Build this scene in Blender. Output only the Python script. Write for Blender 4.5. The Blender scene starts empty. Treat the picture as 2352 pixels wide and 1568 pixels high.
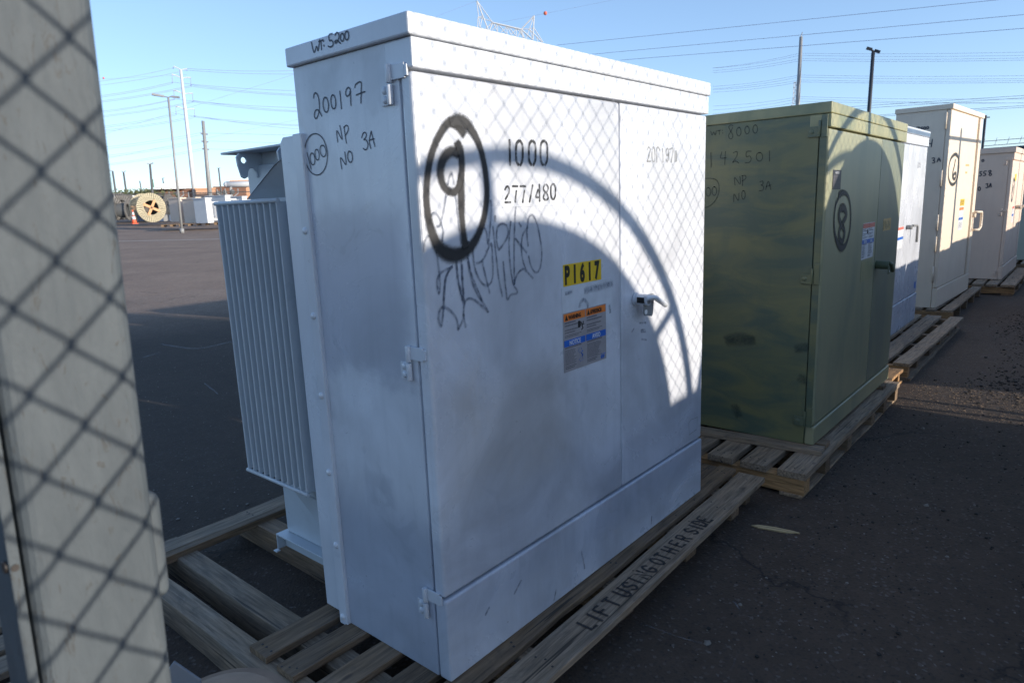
import bpy, bmesh, math, random
from mathutils import Vector, Matrix
R = math.radians
rnd = random.Random(7)
S = bpy.context.scene
COL = S.collection

# ---------------------------------------------------------------- camera, sky, sun, exposure
CAM = Vector((-1.2383, -1.3676, 1.4284)); YAW, PITCH, ROLL, FPX = 0.7114, -0.2020, -0.0392, 1568.0
f_ = Vector((math.cos(YAW)*math.cos(PITCH), math.sin(YAW)*math.cos(PITCH), math.sin(PITCH)))
r0 = Vector((math.sin(YAW), -math.cos(YAW), 0)); u0 = r0.cross(f_)
r_ = r0*math.cos(ROLL) + u0*math.sin(ROLL); u_ = -r0*math.sin(ROLL) + u0*math.cos(ROLL)
cd = bpy.data.cameras.new('camera'); cam = bpy.data.objects.new('camera', cd); COL.objects.link(cam)
cam.matrix_world = Matrix(((r_.x, u_.x, -f_.x, CAM.x), (r_.y, u_.y, -f_.y, CAM.y), (r_.z, u_.z, -f_.z, CAM.z), (0, 0, 0, 1)))
cd.lens = 24.0; cd.sensor_width = 36.0; cd.clip_start = 0.05; cd.clip_end = 6000
cd.dof.use_dof = True; cd.dof.focus_distance = 3.0; cd.dof.aperture_fstop = 7.1
S.camera = cam

SUN_TO = Vector((0.20, -1.0, 0.207)).normalized()
el = math.asin(SUN_TO.z); az = math.atan2(SUN_TO.x, SUN_TO.y)
W_ = bpy.data.worlds.new('World'); S.world = W_; W_.use_nodes = True
wn = W_.node_tree.nodes; wl = W_.node_tree.links; wn.clear()
sky = wn.new('ShaderNodeTexSky'); sky.sky_type = 'NISHITA'; sky.sun_disc = False
sky.sun_elevation = el; sky.sun_rotation = az; sky.altitude = 300; sky.air_density = 0.75; sky.dust_density = 0.45; sky.ozone_density = 2.4
bgn = wn.new('ShaderNodeBackground'); bgn.inputs[1].default_value = 0.125
wo = wn.new('ShaderNodeOutputWorld'); gm_ = wn.new('ShaderNodeGamma'); gm_.inputs[1].default_value = 0.74; wl.new(sky.outputs[0], gm_.inputs[0])
tn = wn.new('ShaderNodeMix'); tn.data_type = 'RGBA'; tn.blend_type = 'MULTIPLY'; tn.inputs[0].default_value = 1; tn.inputs[7].default_value = (.93, .98, 1.06, 1); wl.new(gm_.outputs[0], tn.inputs[6]); wl.new(tn.outputs[2], bgn.inputs[0]); wl.new(bgn.outputs[0], wo.inputs[0])
sd = bpy.data.lights.new('sun', 'SUN'); so = bpy.data.objects.new('sun', sd); COL.objects.link(so)
sd.energy = 2.2; sd.angle = R(0.5); sd.color = (1.0, 0.90, 0.76)
so.rotation_euler = (-SUN_TO).to_track_quat('-Z', 'Y').to_euler(); so.location = (3, -20, 8)
S.view_settings.view_transform = 'Standard'; S.view_settings.look = 'None'
S.view_settings.exposure = 1.58; S.view_settings.gamma = 1.0
S.render.engine = 'CYCLES'

# ---------------------------------------------------------------- measuring: photo pixel -> point
def ray(px, py):
    return f_ + r_*((px-1176.0)/FPX) - u_*((py-784.0)/FPX)
def at(px, py, dist):          # point seen there at a horizontal distance
    d = ray(px, py); return CAM + d*(dist/math.hypot(d.x, d.y))
def on(px, py, ax, val):       # point seen there on the plane axis=val
    d = ray(px, py); return CAM + d*((val-CAM[ax])/d[ax])
def crop(rx, ry, s): return lambda x, y: ((rx+x*s)/1.7415, (ry+y*s)/1.7415)

# ---------------------------------------------------------------- materials
MATS = {}
def nm(name):
    m = bpy.data.materials.new(name); m.use_nodes = True; n = m.node_tree.nodes; l = m.node_tree.links
    MATS[name] = m; return m, n, l, n['Principled BSDF']
def coords(n, l, rand=True, scale=(1, 1, 1)):
    tc = n.new('ShaderNodeTexCoord'); mp = n.new('ShaderNodeMapping'); l.new(tc.outputs['Object'], mp.inputs[0]); mp.inputs['Scale'].default_value = scale
    if rand:
        oi = n.new('ShaderNodeObjectInfo'); ml = n.new('ShaderNodeMath'); ml.operation = 'MULTIPLY'; ml.inputs[1].default_value = 37.0
        l.new(oi.outputs['Random'], ml.inputs[0]); l.new(ml.outputs[0], mp.inputs['Location'])
    return mp
def noise(n, l, mp, sc, det=4, rough=.5, dist=0.):
    t = n.new('ShaderNodeTexNoise'); t.inputs['Scale'].default_value = sc; t.inputs['Detail'].default_value = det
    t.inputs['Roughness'].default_value = rough; t.inputs['Distortion'].default_value = dist; l.new(mp.outputs[0], t.inputs[0]); return t
def ramp(n, l, src, a, b, ca, cb):
    r = n.new('ShaderNodeValToRGB'); e = r.color_ramp.elements; e[0].position = a; e[1].position = b
    e[0].color = (*ca, 1) if len(ca) == 3 else ca; e[1].color = (*cb, 1) if len(cb) == 3 else cb
    l.new(src, r.inputs[0]); return r
def mixc(n, l, fac, a, b, mode='MIX'):
    m = n.new('ShaderNodeMix'); m.data_type = 'RGBA'; m.blend_type = mode
    for s, v in ((0, fac), (6, a), (7, b)):
        if isinstance(v, (int, float)): m.inputs[s].default_value = v
        elif isinstance(v, tuple): m.inputs[s].default_value = (*v, 1)
        else: l.new(v, m.inputs[s])
    return m.outputs[2]
def bump(n, l, src, st, bs, dist=.002, prev=None):
    b = n.new('ShaderNodeBump'); b.inputs['Strength'].default_value = st; b.inputs['Distance'].default_value = dist
    l.new(src, b.inputs['Height'])
    if prev: l.new(prev.outputs[0], b.inputs['Normal'])
    if bs: l.new(b.outputs[0], bs.inputs['Normal'])
    return b

def painted(name, col, dirt, rough=.38, amt=.5, stk=.42, spec=.5, lf=.16, patches=(), bmp=.6):
    m, n, l, b = nm(name); mp = coords(n, l)
    big = noise(n, l, mp, 2.2, 6, .6, .6)
    c1 = ramp(n, l, big.outputs[0], .35, .72, col, tuple(c*(1-lf*amt) for c in col)); b.inputs['Specular IOR Level'].default_value = spec
    mp2 = coords(n, l, True, (9, 9, .55)); st = noise(n, l, mp2, 3.0, 5, .6)
    sf = ramp(n, l, st.outputs[0], .50, .80, (0, 0, 0), (amt*stk,)*3)
    c2 = mixc(n, l, sf.outputs[0], c1.outputs[0], dirt)
    sm = noise(n, l, mp, 7.0, 3, .5, 1.4); sf2 = ramp(n, l, sm.outputs[0], .64, .70, (0, 0, 0), (amt*.22,)*3)
    c3 = mixc(n, l, sf2.outputs[0], c2, dirt)
    sp = noise(n, l, mp, 90.0, 2, .5); sf3 = ramp(n, l, sp.outputs[0], .76, .79, (0, 0, 0), (amt*.6,)*3)
    c4 = mixc(n, l, sf3.outputs[0], c3, dirt)
    rs = noise(n, l, mp, 3.1, 7, .7, 1.0); rf = ramp(n, l, rs.outputs[0], .60, .74, (0, 0, 0), (amt*.28,)*3); c4 = mixc(n, l, rf.outputs[0], c4, tuple(x*y for x, y in zip(col, (.80, .70, .58))))
    ch = noise(n, l, mp, 38., 3, .6, .3); cf_ = ramp(n, l, ch.outputs[0], .735, .75, (0, 0, 0), (amt*.55,)*3); c4 = mixc(n, l, cf_.outputs[0], c4, (.12, .10, .09))
    if patches:      # tinted areas, some of them overpaint: each (axis index, lo, hi, z lo, z hi, tint)
        tc = n.new('ShaderNodeTexCoord'); sx = n.new('ShaderNodeSeparateXYZ'); wn_ = noise(n, l, mp, 5., 5, .65, .5)
        l.new(tc.outputs['Object'], sx.inputs[0])
        def mm(o_, a, b_):
            k = n.new('ShaderNodeMath'); k.operation = o_
            for i, v in enumerate((a, b_)):
                if isinstance(v, (int, float)): k.inputs[i].default_value = v
                else: l.new(v, k.inputs[i])
            return k.outputs[0]
        wob = mm('MULTIPLY', mm('SUBTRACT', wn_.outputs[0], .5), .30); wob2 = mm('MULTIPLY', wob, .25)
        for (ai, lo, hi, zl, zh, tint, edge) in patches:
            z = sx.outputs[2]; a_ = sx.outputs[ai]
            e1 = mm('SUBTRACT', mm('ADD', z, wob), zl); e2 = mm('SUBTRACT', zh, mm('ADD', z, wob2)); e3 = mm('SUBTRACT', mm('ADD', a_, wob2), lo); e4 = mm('SUBTRACT', hi, mm('ADD', a_, wob2))
            e = mm('MINIMUM', mm('MINIMUM', e1, e2), mm('MINIMUM', e3, e4)); mr = n.new('ShaderNodeMapRange'); mr.interpolation_type = 'SMOOTHSTEP'; mr.inputs['From Min'].default_value = -edge; mr.inputs['From Max'].default_value = edge; l.new(e, mr.inputs['Value'])
            mu = mixc(n, l, 1., c4, tint, 'MULTIPLY'); c4 = mixc(n, l, mr.outputs[0], c4, mu)
    l.new(c4, b.inputs['Base Color'])
    rr = ramp(n, l, big.outputs[0], .3, .75, (rough,)*3, (rough+.16,)*3); l.new(rr.outputs[0], b.inputs['Roughness'])
    wv = noise(n, l, mp, 1.6, 2, .4); b1 = bump(n, l, wv.outputs[0], bmp, None, .012)
    fine = noise(n, l, mp, 260., 2, .5); bump(n, l, fine.outputs[0], .12, b, .0006, b1)
    return m
painted('white_paint', (.62, .655, .72), (.30, .33, .39), .24, .8, .16, .85, .22)
painted('white_side', (.66, .695, .765), (.31, .34, .40), .24, 1., .2, .85, .30, ((1, .085, .60, .93, 1.425, (.72, .73, .77), .045), (1, -.1, .60, -.2, .50, (.66, .69, .75), .10), (1, .20, .33, .50, .60, (.82, .83, .85), .02), (1, .10, .20, 1.70, 1.83, (.86, .86, .87), .02), (1, .30, .47, 1.72, 1.83, (.84, .85, .86), .03)))
painted('white_front', (.67, .70, .77), (.33, .36, .41), .22, 1., .28, .9, .42, ((0, .05, .62, .55, .90, (.93, .89, .84), .10), (0, .70, 1.9, .10, .50, (.78, .80, .85), .16), (0, -.2, .60, .20, .46, (.86, .87, .90), .10), (0, -.2, 1.9, -.1, .26, (.86, .89, .93), .06)))
painted('tank_paint', (.49, .54, .59), (.25, .29, .31), .3, .7, .15, .7, .18)
painted('lighter_white', (.62, .64, .67), (.32, .34, .37), .36, .5)
painted('tan_paint', (.72, .61, .49), (.46, .39, .32), .45, .45)
painted('pinkish_tan', (.70, .56, .465), (.46, .37, .31), .45, .45)
painted('pale_green', (.42, .46, .39), (.3, .33, .28), .4, .5)
painted('grey_steel', (.20, .22, .25), (.16, .17, .18), .35, .7)
painted('dark_green_part', (.10, .125, .075), (.05, .06, .04), .4, .6)
painted('black_lamp', (.03, .035, .045), (.06, .06, .06), .45, .3)
painted('galvanized', (.26, .265, .27), (.16, .165, .17), .42, .6)
painted('old_white', (.55, .57, .60), (.5, .5, .5), .4, .3)
painted('brick_brown', (.16, .085, .06), (.12, .06, .045), .8, .6)
painted('brick_orange', (.52, .30, .19), (.42, .24, .15), .8, .4)
painted('dark_grey', (.09, .095, .10), (.05, .05, .05), .6, .6)
painted('blue_paint', (.03, .06, .13), (.02, .03, .06), .5, .5)
painted('red_orange', (.75, .12, .05), (.5, .1, .05), .5, .3)
painted('banner_green', (.05, .16, .10), (.04, .1, .07), .7, .3)
painted('orange_wood', (.60, .33, .17), (.40, .22, .12), .7, .6)

# olive green cabinet: faded paint with dark washed patches
def camo(name, col, dark, scx, thr):
    m, n, l, b = nm(name); mp = coords(n, l, True, scx)
    t = noise(n, l, mp, 2.4, 5, .55, .8); c = ramp(n, l, t.outputs[0], thr-.12, thr+.12, dark, col)
    mp2 = coords(n, l, True, (1, 1, .35)); t2 = noise(n, l, mp2, 9., 3, .5, .5); s2 = ramp(n, l, t2.outputs[0], .60, .72, (0, 0, 0), (.45,)*3)
    c2 = mixc(n, l, s2.outputs[0], c.outputs[0], dark)
    t3 = noise(n, l, mp, 30., 3, .6); s3 = ramp(n, l, t3.outputs[0], .62, .8, (0, 0, 0), (.35,)*3)
    c3 = mixc(n, l, s3.outputs[0], c2, tuple(min(1, x*1.25) for x in col)); l.new(c3, b.inputs['Base Color'])
    b.inputs['Roughness'].default_value = .36; b.inputs['Specular IOR Level'].default_value = .6; wv = noise(n, l, mp2, 2.0, 2, .4); bump(n, l, wv.outputs[0], .3, b, .01)
    return m
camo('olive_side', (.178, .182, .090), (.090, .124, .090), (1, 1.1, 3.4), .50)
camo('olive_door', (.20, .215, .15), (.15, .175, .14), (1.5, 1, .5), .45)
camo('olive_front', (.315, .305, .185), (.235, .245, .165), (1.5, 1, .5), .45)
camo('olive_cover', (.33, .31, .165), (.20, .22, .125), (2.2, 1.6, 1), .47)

def woodmat(name, col, grey, dark, greyamt=.75):
    m, n, l, b = nm(name); mp = coords(n, l, True, (1.6, 26, 26))
    g = noise(n, l, mp, 3.2, 7, .65, .35)
    mpb = coords(n, l, True, (3, 7, 7)); bl = noise(n, l, mpb, 2.0, 4, .6)
    f = ramp(n, l, bl.outputs[0], .28, .66, (greyamt,)*3, (max(0, greyamt-.55),)*3)
    base = mixc(n, l, f.outputs[0], col, grey)
    gr = ramp(n, l, g.outputs[0], .30, .72, (.30,)*3, (1.18,)*3); c = mixc(n, l, 1.0, base, gr.outputs[0], 'MULTIPLY')
    mk = coords(n, l, True, (2.4, 6, 6)); vo = n.new('ShaderNodeTexVoronoi'); vo.inputs['Scale'].default_value = 1.5; l.new(mk.outputs[0], vo.inputs[0])
    kf = ramp(n, l, vo.outputs['Distance'], .05, .10, (.75,)*3, (0, 0, 0)); c2 = mixc(n, l, kf.outputs[0], c, dark)
    oi = n.new('ShaderNodeObjectInfo'); rv = ramp(n, l, oi.outputs['Random'], 0, 1, (.70,)*3, (1.22,)*3); c3 = mixc(n, l, 1.0, c2, rv.outputs[0], 'MULTIPLY')
    mck = coords(n, l, True, (.9, 34, 34)); ck = noise(n, l, mck, 1.5, 2, .5, .4); cf = ramp(n, l, ck.outputs[0], .305, .33, (.85,)*3, (0, 0, 0)); c3 = mixc(n, l, cf.outputs[0], c3, (.03, .024, .02))
    ms = coords(n, l, True, (2, 5, 5)); st = noise(n, l, ms, 2.2, 5, .7, .6); sf = ramp(n, l, st.outputs[0], .56, .70, (0, 0, 0), (.55,)*3); c3 = mixc(n, l, sf.outputs[0], c3, (.075, .062, .052))
    l.new(c3, b.inputs['Base Color']); b.inputs['Roughness'].default_value = .78
    bump(n, l, g.outputs[0], .55, b, .004); return m
woodmat('weathered_wood', (.38, .26, .16), (.30, .245, .19), (.07, .05, .04), .85)
woodmat('brown_wood', (.26, .165, .09), (.20, .155, .12), (.06, .04, .03), .6)
woodmat('fresh_wood', (.47, .27, .12), (.35, .22, .12), (.16, .08, .04), .25)
woodmat('reel_wood', (.66, .58, .40), (.56, .52, .40), (.30, .2, .1), .3)
woodmat('grey_reel_wood', (.20, .19, .18), (.16, .155, .15), (.05, .05, .05), .6)
woodmat('tan_board', (.62, .47, .26), (.5, .4, .25), (.2, .14, .08), .2)

def simple(name, col, rough=.5, metal=0.):
    m, n, l, b = nm(name); mp = coords(n, l); t = noise(n, l, mp, 14., 4, .6)
    c = ramp(n, l, t.outputs[0], .3, .8, tuple(x*.82 for x in col), tuple(min(1, x*1.08) for x in col)); l.new(c.outputs[0], b.inputs['Base Color'])
    b.inputs['Roughness'].default_value = rough; b.inputs['Metallic'].default_value = metal; return m
simple('nail', (.05, .045, .045), .5, .5); simple('gap_black', (.012, .012, .014), .9); simple('yellow_label', (.78, .52, .02), .35)
simple('black_ink', (.012, .012, .014), .45); simple('orange_label', (.80, .22, .04), .4); simple('blue_label', (.02, .13, .52), .4)
simple('grey_label', (.34, .32, .33), .45); simple('white_label', (.66, .68, .72), .4); simple('faded_label', (.60, .63, .68), .5)
simple('red_label', (.62, .16, .12), .45); simple('pale_ink', (.62, .64, .68), .5); simple('fine_print', (.13, .12, .14), .6)
simple('dark_plate', (.030, .030, .040), .45); simple('rubber', (.015, .015, .016), .7); simple('zinc', (.45, .46, .48), .35, .8)
simple('wire_metal', (.30, .31, .33), .45, .7); simple('stencil_gold', (.55, .38, .16), .5); simple('marker_ball', (.72, .16, .10), .5)
simple('cable', (.30, .34, .52), .5); simple('concrete', (.40, .28, .20), .95); simple('plastic_grey', (.22, .23, .26), .4)
simple('tarp_white', (.78, .78, .78), .6); simple('blue_chalk', (.05, .22, .48), .8); simple('reflective_white', (.8, .8, .82), .3)
simple('line_paint', (.62, .60, .58), .8)

def ink(name, col, op, soft, patchy=0.):
    # drawn line: opaque in the middle of the ribbon and thinning to its edges
    m, n, l, b = nm(name); uv = n.new('ShaderNodeUVMap'); sx = n.new('ShaderNodeSeparateXYZ'); l.new(uv.outputs[0], sx.inputs[0])
    def mth(op_, a, b_):
        k = n.new('ShaderNodeMath'); k.operation = op_
        for i, v in enumerate((a, b_)):
            if v is None: continue
            if isinstance(v, (int, float)): k.inputs[i].default_value = v
            else: l.new(v, k.inputs[i])
        return k.outputs[0]
    e = mth('SUBTRACT', 1., mth('ABSOLUTE', mth('SUBTRACT', mth('MULTIPLY', sx.outputs[0], 2.), 1.), None))
    e = mth('MINIMUM', e, sx.outputs[1])
    mp = coords(n, l, False); sp = noise(n, l, mp, 380., 2, .7); bl = noise(n, l, mp, 45., 3, .6)
    e2 = mth('ADD', e, mth('MULTIPLY', mth('SUBTRACT', sp.outputs[0], .5), soft*1.3))
    mr = n.new('ShaderNodeMapRange'); mr.interpolation_type = 'SMOOTHSTEP'; mr.inputs['From Min'].default_value = 0.02; mr.inputs['From Max'].default_value = max(.05, soft); l.new(e2, mr.inputs['Value'])
    a = mth('MULTIPLY', mr.outputs[0], op)
    if patchy:
        pr = ramp(n, l, bl.outputs[0], .42, .60, (1-patchy,)*3, (1, 1, 1)); a = mth('MULTIPLY', a, pr.outputs[0])
    b.inputs['Base Color'].default_value = (*col, 1); b.inputs['Roughness'].default_value = .55
    l.new(a, b.inputs['Alpha']); return m
ink('spray_black', (.016, .016, .018), 1., .7); ink('spray_soft', (.016, .016, .02), 1., .8, .15); ink('marker_ink', (.018, .03, .055), .9, .3)
ink('soft_marker', (.02, .03, .035), .55, .5)
ink('pencil_line', (.09, .115, .17), .62, .9, .5); ink('stencil_black', (.02, .022, .025), 1., .12, .55); ink('worn_stencil', (.26, .27, .28), .85, .15, .6)
ink('smear', (.22, .25, .31), .55, .8, .5); ink('faint_ink', (.30, .31, .33), .6, .4, .5); ink('chalk', (.40, .42, .46), .35, .9, .7); ink('stain_ink', (.06, .085, .07), .5, .7, .3)

def asphalt():
    m, n, l, b = nm('asphalt'); tc = n.new('ShaderNodeTexCoord')
    class P: pass
    mp = n.new('ShaderNodeMapping'); l.new(tc.outputs['Object'], mp.inputs[0])
    big = noise(n, l, mp, .5, 5, .6, .5); c = ramp(n, l, big.outputs[0], .3, .75, (.063, .045, .034), (.092, .068, .052))
    mid = noise(n, l, mp, 9., 5, .65); c2 = mixc(n, l, 1., c.outputs[0], ramp(n, l, mid.outputs[0], .3, .75, (.82,)*3, (1.15,)*3).outputs[0], 'MULTIPLY')
    vo = n.new('ShaderNodeTexVoronoi'); vo.inputs['Scale'].default_value = 95.; l.new(mp.outputs[0], vo.inputs[0])
    sf = ramp(n, l, vo.outputs['Color'], .80, .96, (0, 0, 0), (.55,)*3)
    c3 = mixc(n, l, sf.outputs[0], c2, (.19, .18, .17))
    sf0 = ramp(n, l, vo.outputs['Color'], .10, .34, (.55,)*3, (0, 0, 0)); c3 = mixc(n, l, sf0.outputs[0], c3, (.028, .026, .027))
    v2 = n.new('ShaderNodeTexVoronoi'); v2.inputs['Scale'].default_value = 33.; l.new(mp.outputs[0], v2.inputs[0])
    p2 = ramp(n, l, v2.outputs['Distance'], .10, .16, (1, 1, 1), (0, 0, 0)); gate = noise(n, l, mp, 1.7, 2, .5); g2 = ramp(n, l, gate.outputs[0], .50, .62, (0, 0, 0), (1, 1, 1))
    pf = mixc(n, l, 1., p2.outputs[0], g2.outputs[0], 'MULTIPLY'); vsel = ramp(n, l, v2.outputs['Color'], .55, .6, (0, 0, 0), (.75,)*3); pf = mixc(n, l, 1., pf, vsel.outputs[0], 'MULTIPLY')
    c4 = mixc(n, l, pf, c3, (.24, .225, .21))
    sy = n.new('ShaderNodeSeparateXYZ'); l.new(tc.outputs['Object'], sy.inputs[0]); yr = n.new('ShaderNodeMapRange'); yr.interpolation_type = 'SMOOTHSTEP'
    yr.inputs['From Min'].default_value = 7.; yr.inputs['From Max'].default_value = 12.; l.new(sy.outputs[1], yr.inputs['Value'])   # sunlit yard painted paler, strengthening the sunlight beyond the row's shadow
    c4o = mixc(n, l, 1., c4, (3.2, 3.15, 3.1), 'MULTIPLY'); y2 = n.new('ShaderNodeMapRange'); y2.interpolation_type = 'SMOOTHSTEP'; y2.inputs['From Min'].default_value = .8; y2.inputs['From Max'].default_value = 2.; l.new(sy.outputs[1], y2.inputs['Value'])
    c4 = mixc(n, l, y2.outputs[0], c4, mixc(n, l, 1., c4, (.60, .60, .62), 'MULTIPLY'))     # shade behind the pallets deepened in the asphalt colour
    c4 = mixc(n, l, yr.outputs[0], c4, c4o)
    # long cracks
    vc = n.new('ShaderNodeTexVoronoi'); vc.feature = 'DISTANCE_TO_EDGE'; vc.inputs['Scale'].default_value = .42
    wob = noise(n, l, mp, 3., 4, .6); add = n.new('ShaderNodeVectorMath'); add.operation = 'ADD'; sc = n.new('ShaderNodeVectorMath'); sc.operation = 'SCALE'; sc.inputs['Scale'].default_value = .35
    l.new(wob.outputs[1], sc.inputs[0]); l.new(mp.outputs[0], add.inputs[0]); l.new(sc.outputs[0], add.inputs[1]); l.new(add.outputs[0], vc.inputs[0])
    cf = ramp(n, l, vc.outputs['Distance'], .0015, .0045, (.8,)*3, (0, 0, 0)); cg = noise(n, l, mp, .9, 2, .5); cg2 = ramp(n, l, cg.outputs[0], .48, .58, (0, 0, 0), (1, 1, 1))
    cf2 = mixc(n, l, 1., cf.outputs[0], cg2.outputs[0], 'MULTIPLY'); c5 = mixc(n, l, cf2, c4, (.015, .014, .014))
    # pale scuffs
    mps = n.new('ShaderNodeMapping'); mps.inputs['Scale'].default_value = (1, 5, 1); mps.inputs['Rotation'].default_value = (0, 0, .5); l.new(tc.outputs['Object'], mps.inputs[0])
    ns = noise(n, l, mps, 2.3, 7, .7, .8); s2 = ramp(n, l, ns.outputs[0], .66, .74, (0, 0, 0), (.35,)*3); c6 = mixc(n, l, s2.outputs[0], c5, (.15, .155, .17))
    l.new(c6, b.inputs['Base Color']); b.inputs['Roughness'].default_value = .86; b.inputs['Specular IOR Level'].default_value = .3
    b0 = bump(n, l, vo.outputs['Distance'], .6, None, .004); bump(n, l, mid.outputs[0], .5, b, .01, b0)
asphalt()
def leafmat(name, a, c):
    m, n, l, b = nm(name); mp = coords(n, l); t = noise(n, l, mp, 1.2, 5, .6); r = ramp(n, l, t.outputs[0], .3, .7, a, c); l.new(r.outputs[0], b.inputs['Base Color']); b.inputs['Roughness'].default_value = .8
leafmat('foliage', (.045, .065, .028), (.13, .135, .055)); leafmat('bark', (.10, .075, .05), (.16, .12, .09)); leafmat('far_rock', (.20, .18, .17), (.28, .25, .23))
def postpaint():
    # hot dip galvanised post, pale zinc with rough drips
    m, n, l, b = nm('post_zinc'); mp = coords(n, l, False); mpz = coords(n, l, False, (1, 1, .32))
    big = noise(n, l, mpz, 16., 6, .65, .6); c = ramp(n, l, big.outputs[0], .3, .7, (.054, .066, .077), (.082, .097, .110))
    dr = noise(n, l, mpz, 95., 5, .7, 1.2); gt = noise(n, l, mpz, 12., 3, .5); s = ramp(n, l, dr.outputs[0], .585, .66, (0, 0, 0), (.6,)*3); g = ramp(n, l, gt.outputs[0], .36, .52, (0, 0, 0), (1, 1, 1))
    f = mixc(n, l, 1., s.outputs[0], g.outputs[0], 'MULTIPLY'); c2 = mixc(n, l, f, c.outputs[0], (.045, .042, .038))
    l.new(c2, b.inputs['Base Color']); b.inputs['Roughness'].default_value = .62; b.inputs['Specular IOR Level'].default_value = .25
    bb = bump(n, l, dr.outputs[0], .5, None, .002); bump(n, l, big.outputs[0], .7, b, .004, bb)
postpaint()

# ---------------------------------------------------------------- mesh building
class MB:
    def __init__(s): s.bm = bmesh.new(); s.uv = None
    def quad(s, vs, mi=0):
        try: f = s.bm.faces.new(vs); f.material_index = mi; return f
        except ValueError: return None
    def box(s, x0, x1, y0, y1, z0, z1, mi=0, M=None):
        P = [Vector(p) for p in ((x0, y0, z0), (x1, y0, z0), (x1, y1, z0), (x0, y1, z0), (x0, y0, z1), (x1, y0, z1), (x1, y1, z1), (x0, y1, z1))]
        if M: P = [M @ p for p in P]
        v = [s.bm.verts.new(p) for p in P]
        for q in ((0, 3, 2, 1), (4, 5, 6, 7), (0, 1, 5, 4), (1, 2, 6, 5), (2, 3, 7, 6), (3, 0, 4, 7)): s.quad([v[i] for i in q], mi)
        return s
    def tube(s, pts, r, n=8, mi=0, cap=True, r2=None, closed=False):
        pts = [Vector(p) for p in pts]; rings = []; N = len(pts); prev = None
        for i, p in enumerate(pts):
            if closed: d = pts[(i+1) % N] - pts[i-1]
            else: d = pts[min(i+1, N-1)] - pts[max(i-1, 0)]
            d.normalize()
            if prev is None:
                a = Vector((0, 0, 1)) if abs(d.z) < .9 else Vector((1, 0, 0)); x = d.cross(a).normalized()
            else: x = (prev - d*prev.dot(d)).normalized()
            prev = x; y = d.cross(x); rr = r if r2 is None else r + (r2-r)*i/(N-1)
            rings.append([s.bm.verts.new(p + (x*math.cos(2*math.pi*k/n) + y*math.sin(2*math.pi*k/n))*rr) for k in range(n)])
        for i in range(N if closed else N-1):
            a, b = rings[i], rings[(i+1) % N]
            for k in range(n):
                f = s.quad([a[k], a[(k+1) % n], b[(k+1) % n], b[k]], mi)
                if f and n > 6: f.smooth = True
        if cap and not closed: s.quad(rings[0][::-1], mi); s.quad(rings[-1], mi)
        return s
    def prism(s, poly, axis, a, b, mi=0):      # poly of 2D points extruded along axis from a to b
        def P(p, t): return Vector((t, p[0], p[1]) if axis == 0 else ((p[0], t, p[1]) if axis == 1 else (p[0], p[1], t)))
        A = [s.bm.verts.new(P(p, a)) for p in poly]; B = [s.bm.verts.new(P(p, b)) for p in poly]; n = len(poly)
        s.quad(A, mi); s.quad(B[::-1], mi)
        for i in range(n): s.quad([A[i], B[i], B[(i+1) % n], A[(i+1) % n]], mi)
        return s
    def dome(s, c, d, r, h, n=10, mi=0, rings=3):
        c = Vector(c); d = Vector(d).normalized(); a = Vector((0, 0, 1)) if abs(d.z) < .9 else Vector((1, 0, 0)); x = d.cross(a).normalized(); y = d.cross(x); R_ = []
        for j in range(rings):
            t = j/rings*math.pi/2; R_.append([s.bm.verts.new(c + d*h*math.sin(t) + (x*math.cos(2*math.pi*k/n)+y*math.sin(2*math.pi*k/n))*r*math.cos(t)) for k in range(n)])
        top = s.bm.verts.new(c + d*h)
        for j in range(rings-1):
            for k in range(n):
                f = s.quad([R_[j][k], R_[j][(k+1) % n], R_[j+1][(k+1) % n], R_[j+1][k]], mi)
                if f: f.smooth = True
        for k in range(n):
            f = s.quad([R_[-1][k], R_[-1][(k+1) % n], top], mi)
            if f: f.smooth = True
        return s
    def ribbon(s, pts, w, P, n_, mi=0, off0=0.):
        # flat drawn line; P maps 2D to 3D, n_ is the surface normal, uv.x runs across, uv.y fades at both ends
        if s.uv is None: s.uv = s.bm.loops.layers.uv.new('UVMap')
        pts = [Vector(p) for p in pts]
        if len(pts) < 2: return s
        N = len(pts); L = []
        for i in range(N):
            d = pts[min(i+1, N-1)] - pts[max(i-1, 0)]
            if d.length < 1e-9: d = Vector((1, 0))
            d.normalize(); nn = Vector((-d.y, d.x)); ww = w[i] if isinstance(w, list) else w
            L.append((pts[i], nn, ww/2, d))
        ext = [(L[0][0]-L[0][3]*L[0][2]*.9, L[0][1], L[0][2]*.75, L[0][3])] + L + [(L[-1][0]+L[-1][3]*L[-1][2]*.9, L[-1][1], L[-1][2]*.75, L[-1][3])]
        rows = []
        for i, (p, nn, h, d) in enumerate(ext):
            o = Vector(n_)*(off0 + i*4e-6); rows.append([s.bm.verts.new(P(p - nn*h)+o), s.bm.verts.new(P(p)+o), s.bm.verts.new(P(p + nn*h)+o)])
        M = len(rows)
        for i in range(M-1):
            for k in range(2):
                f = s.quad([rows[i][k], rows[i][k+1], rows[i+1][k+1], rows[i+1][k]], mi)
                if f:
                    for lp in f.loops:
                        for j in (i, i+1):
                            if lp.vert in rows[j]: lp[s.uv].uv = (rows[j].index(lp.vert)*.5, 0. if j in (0, M-1) else 1.)
        return s
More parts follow.
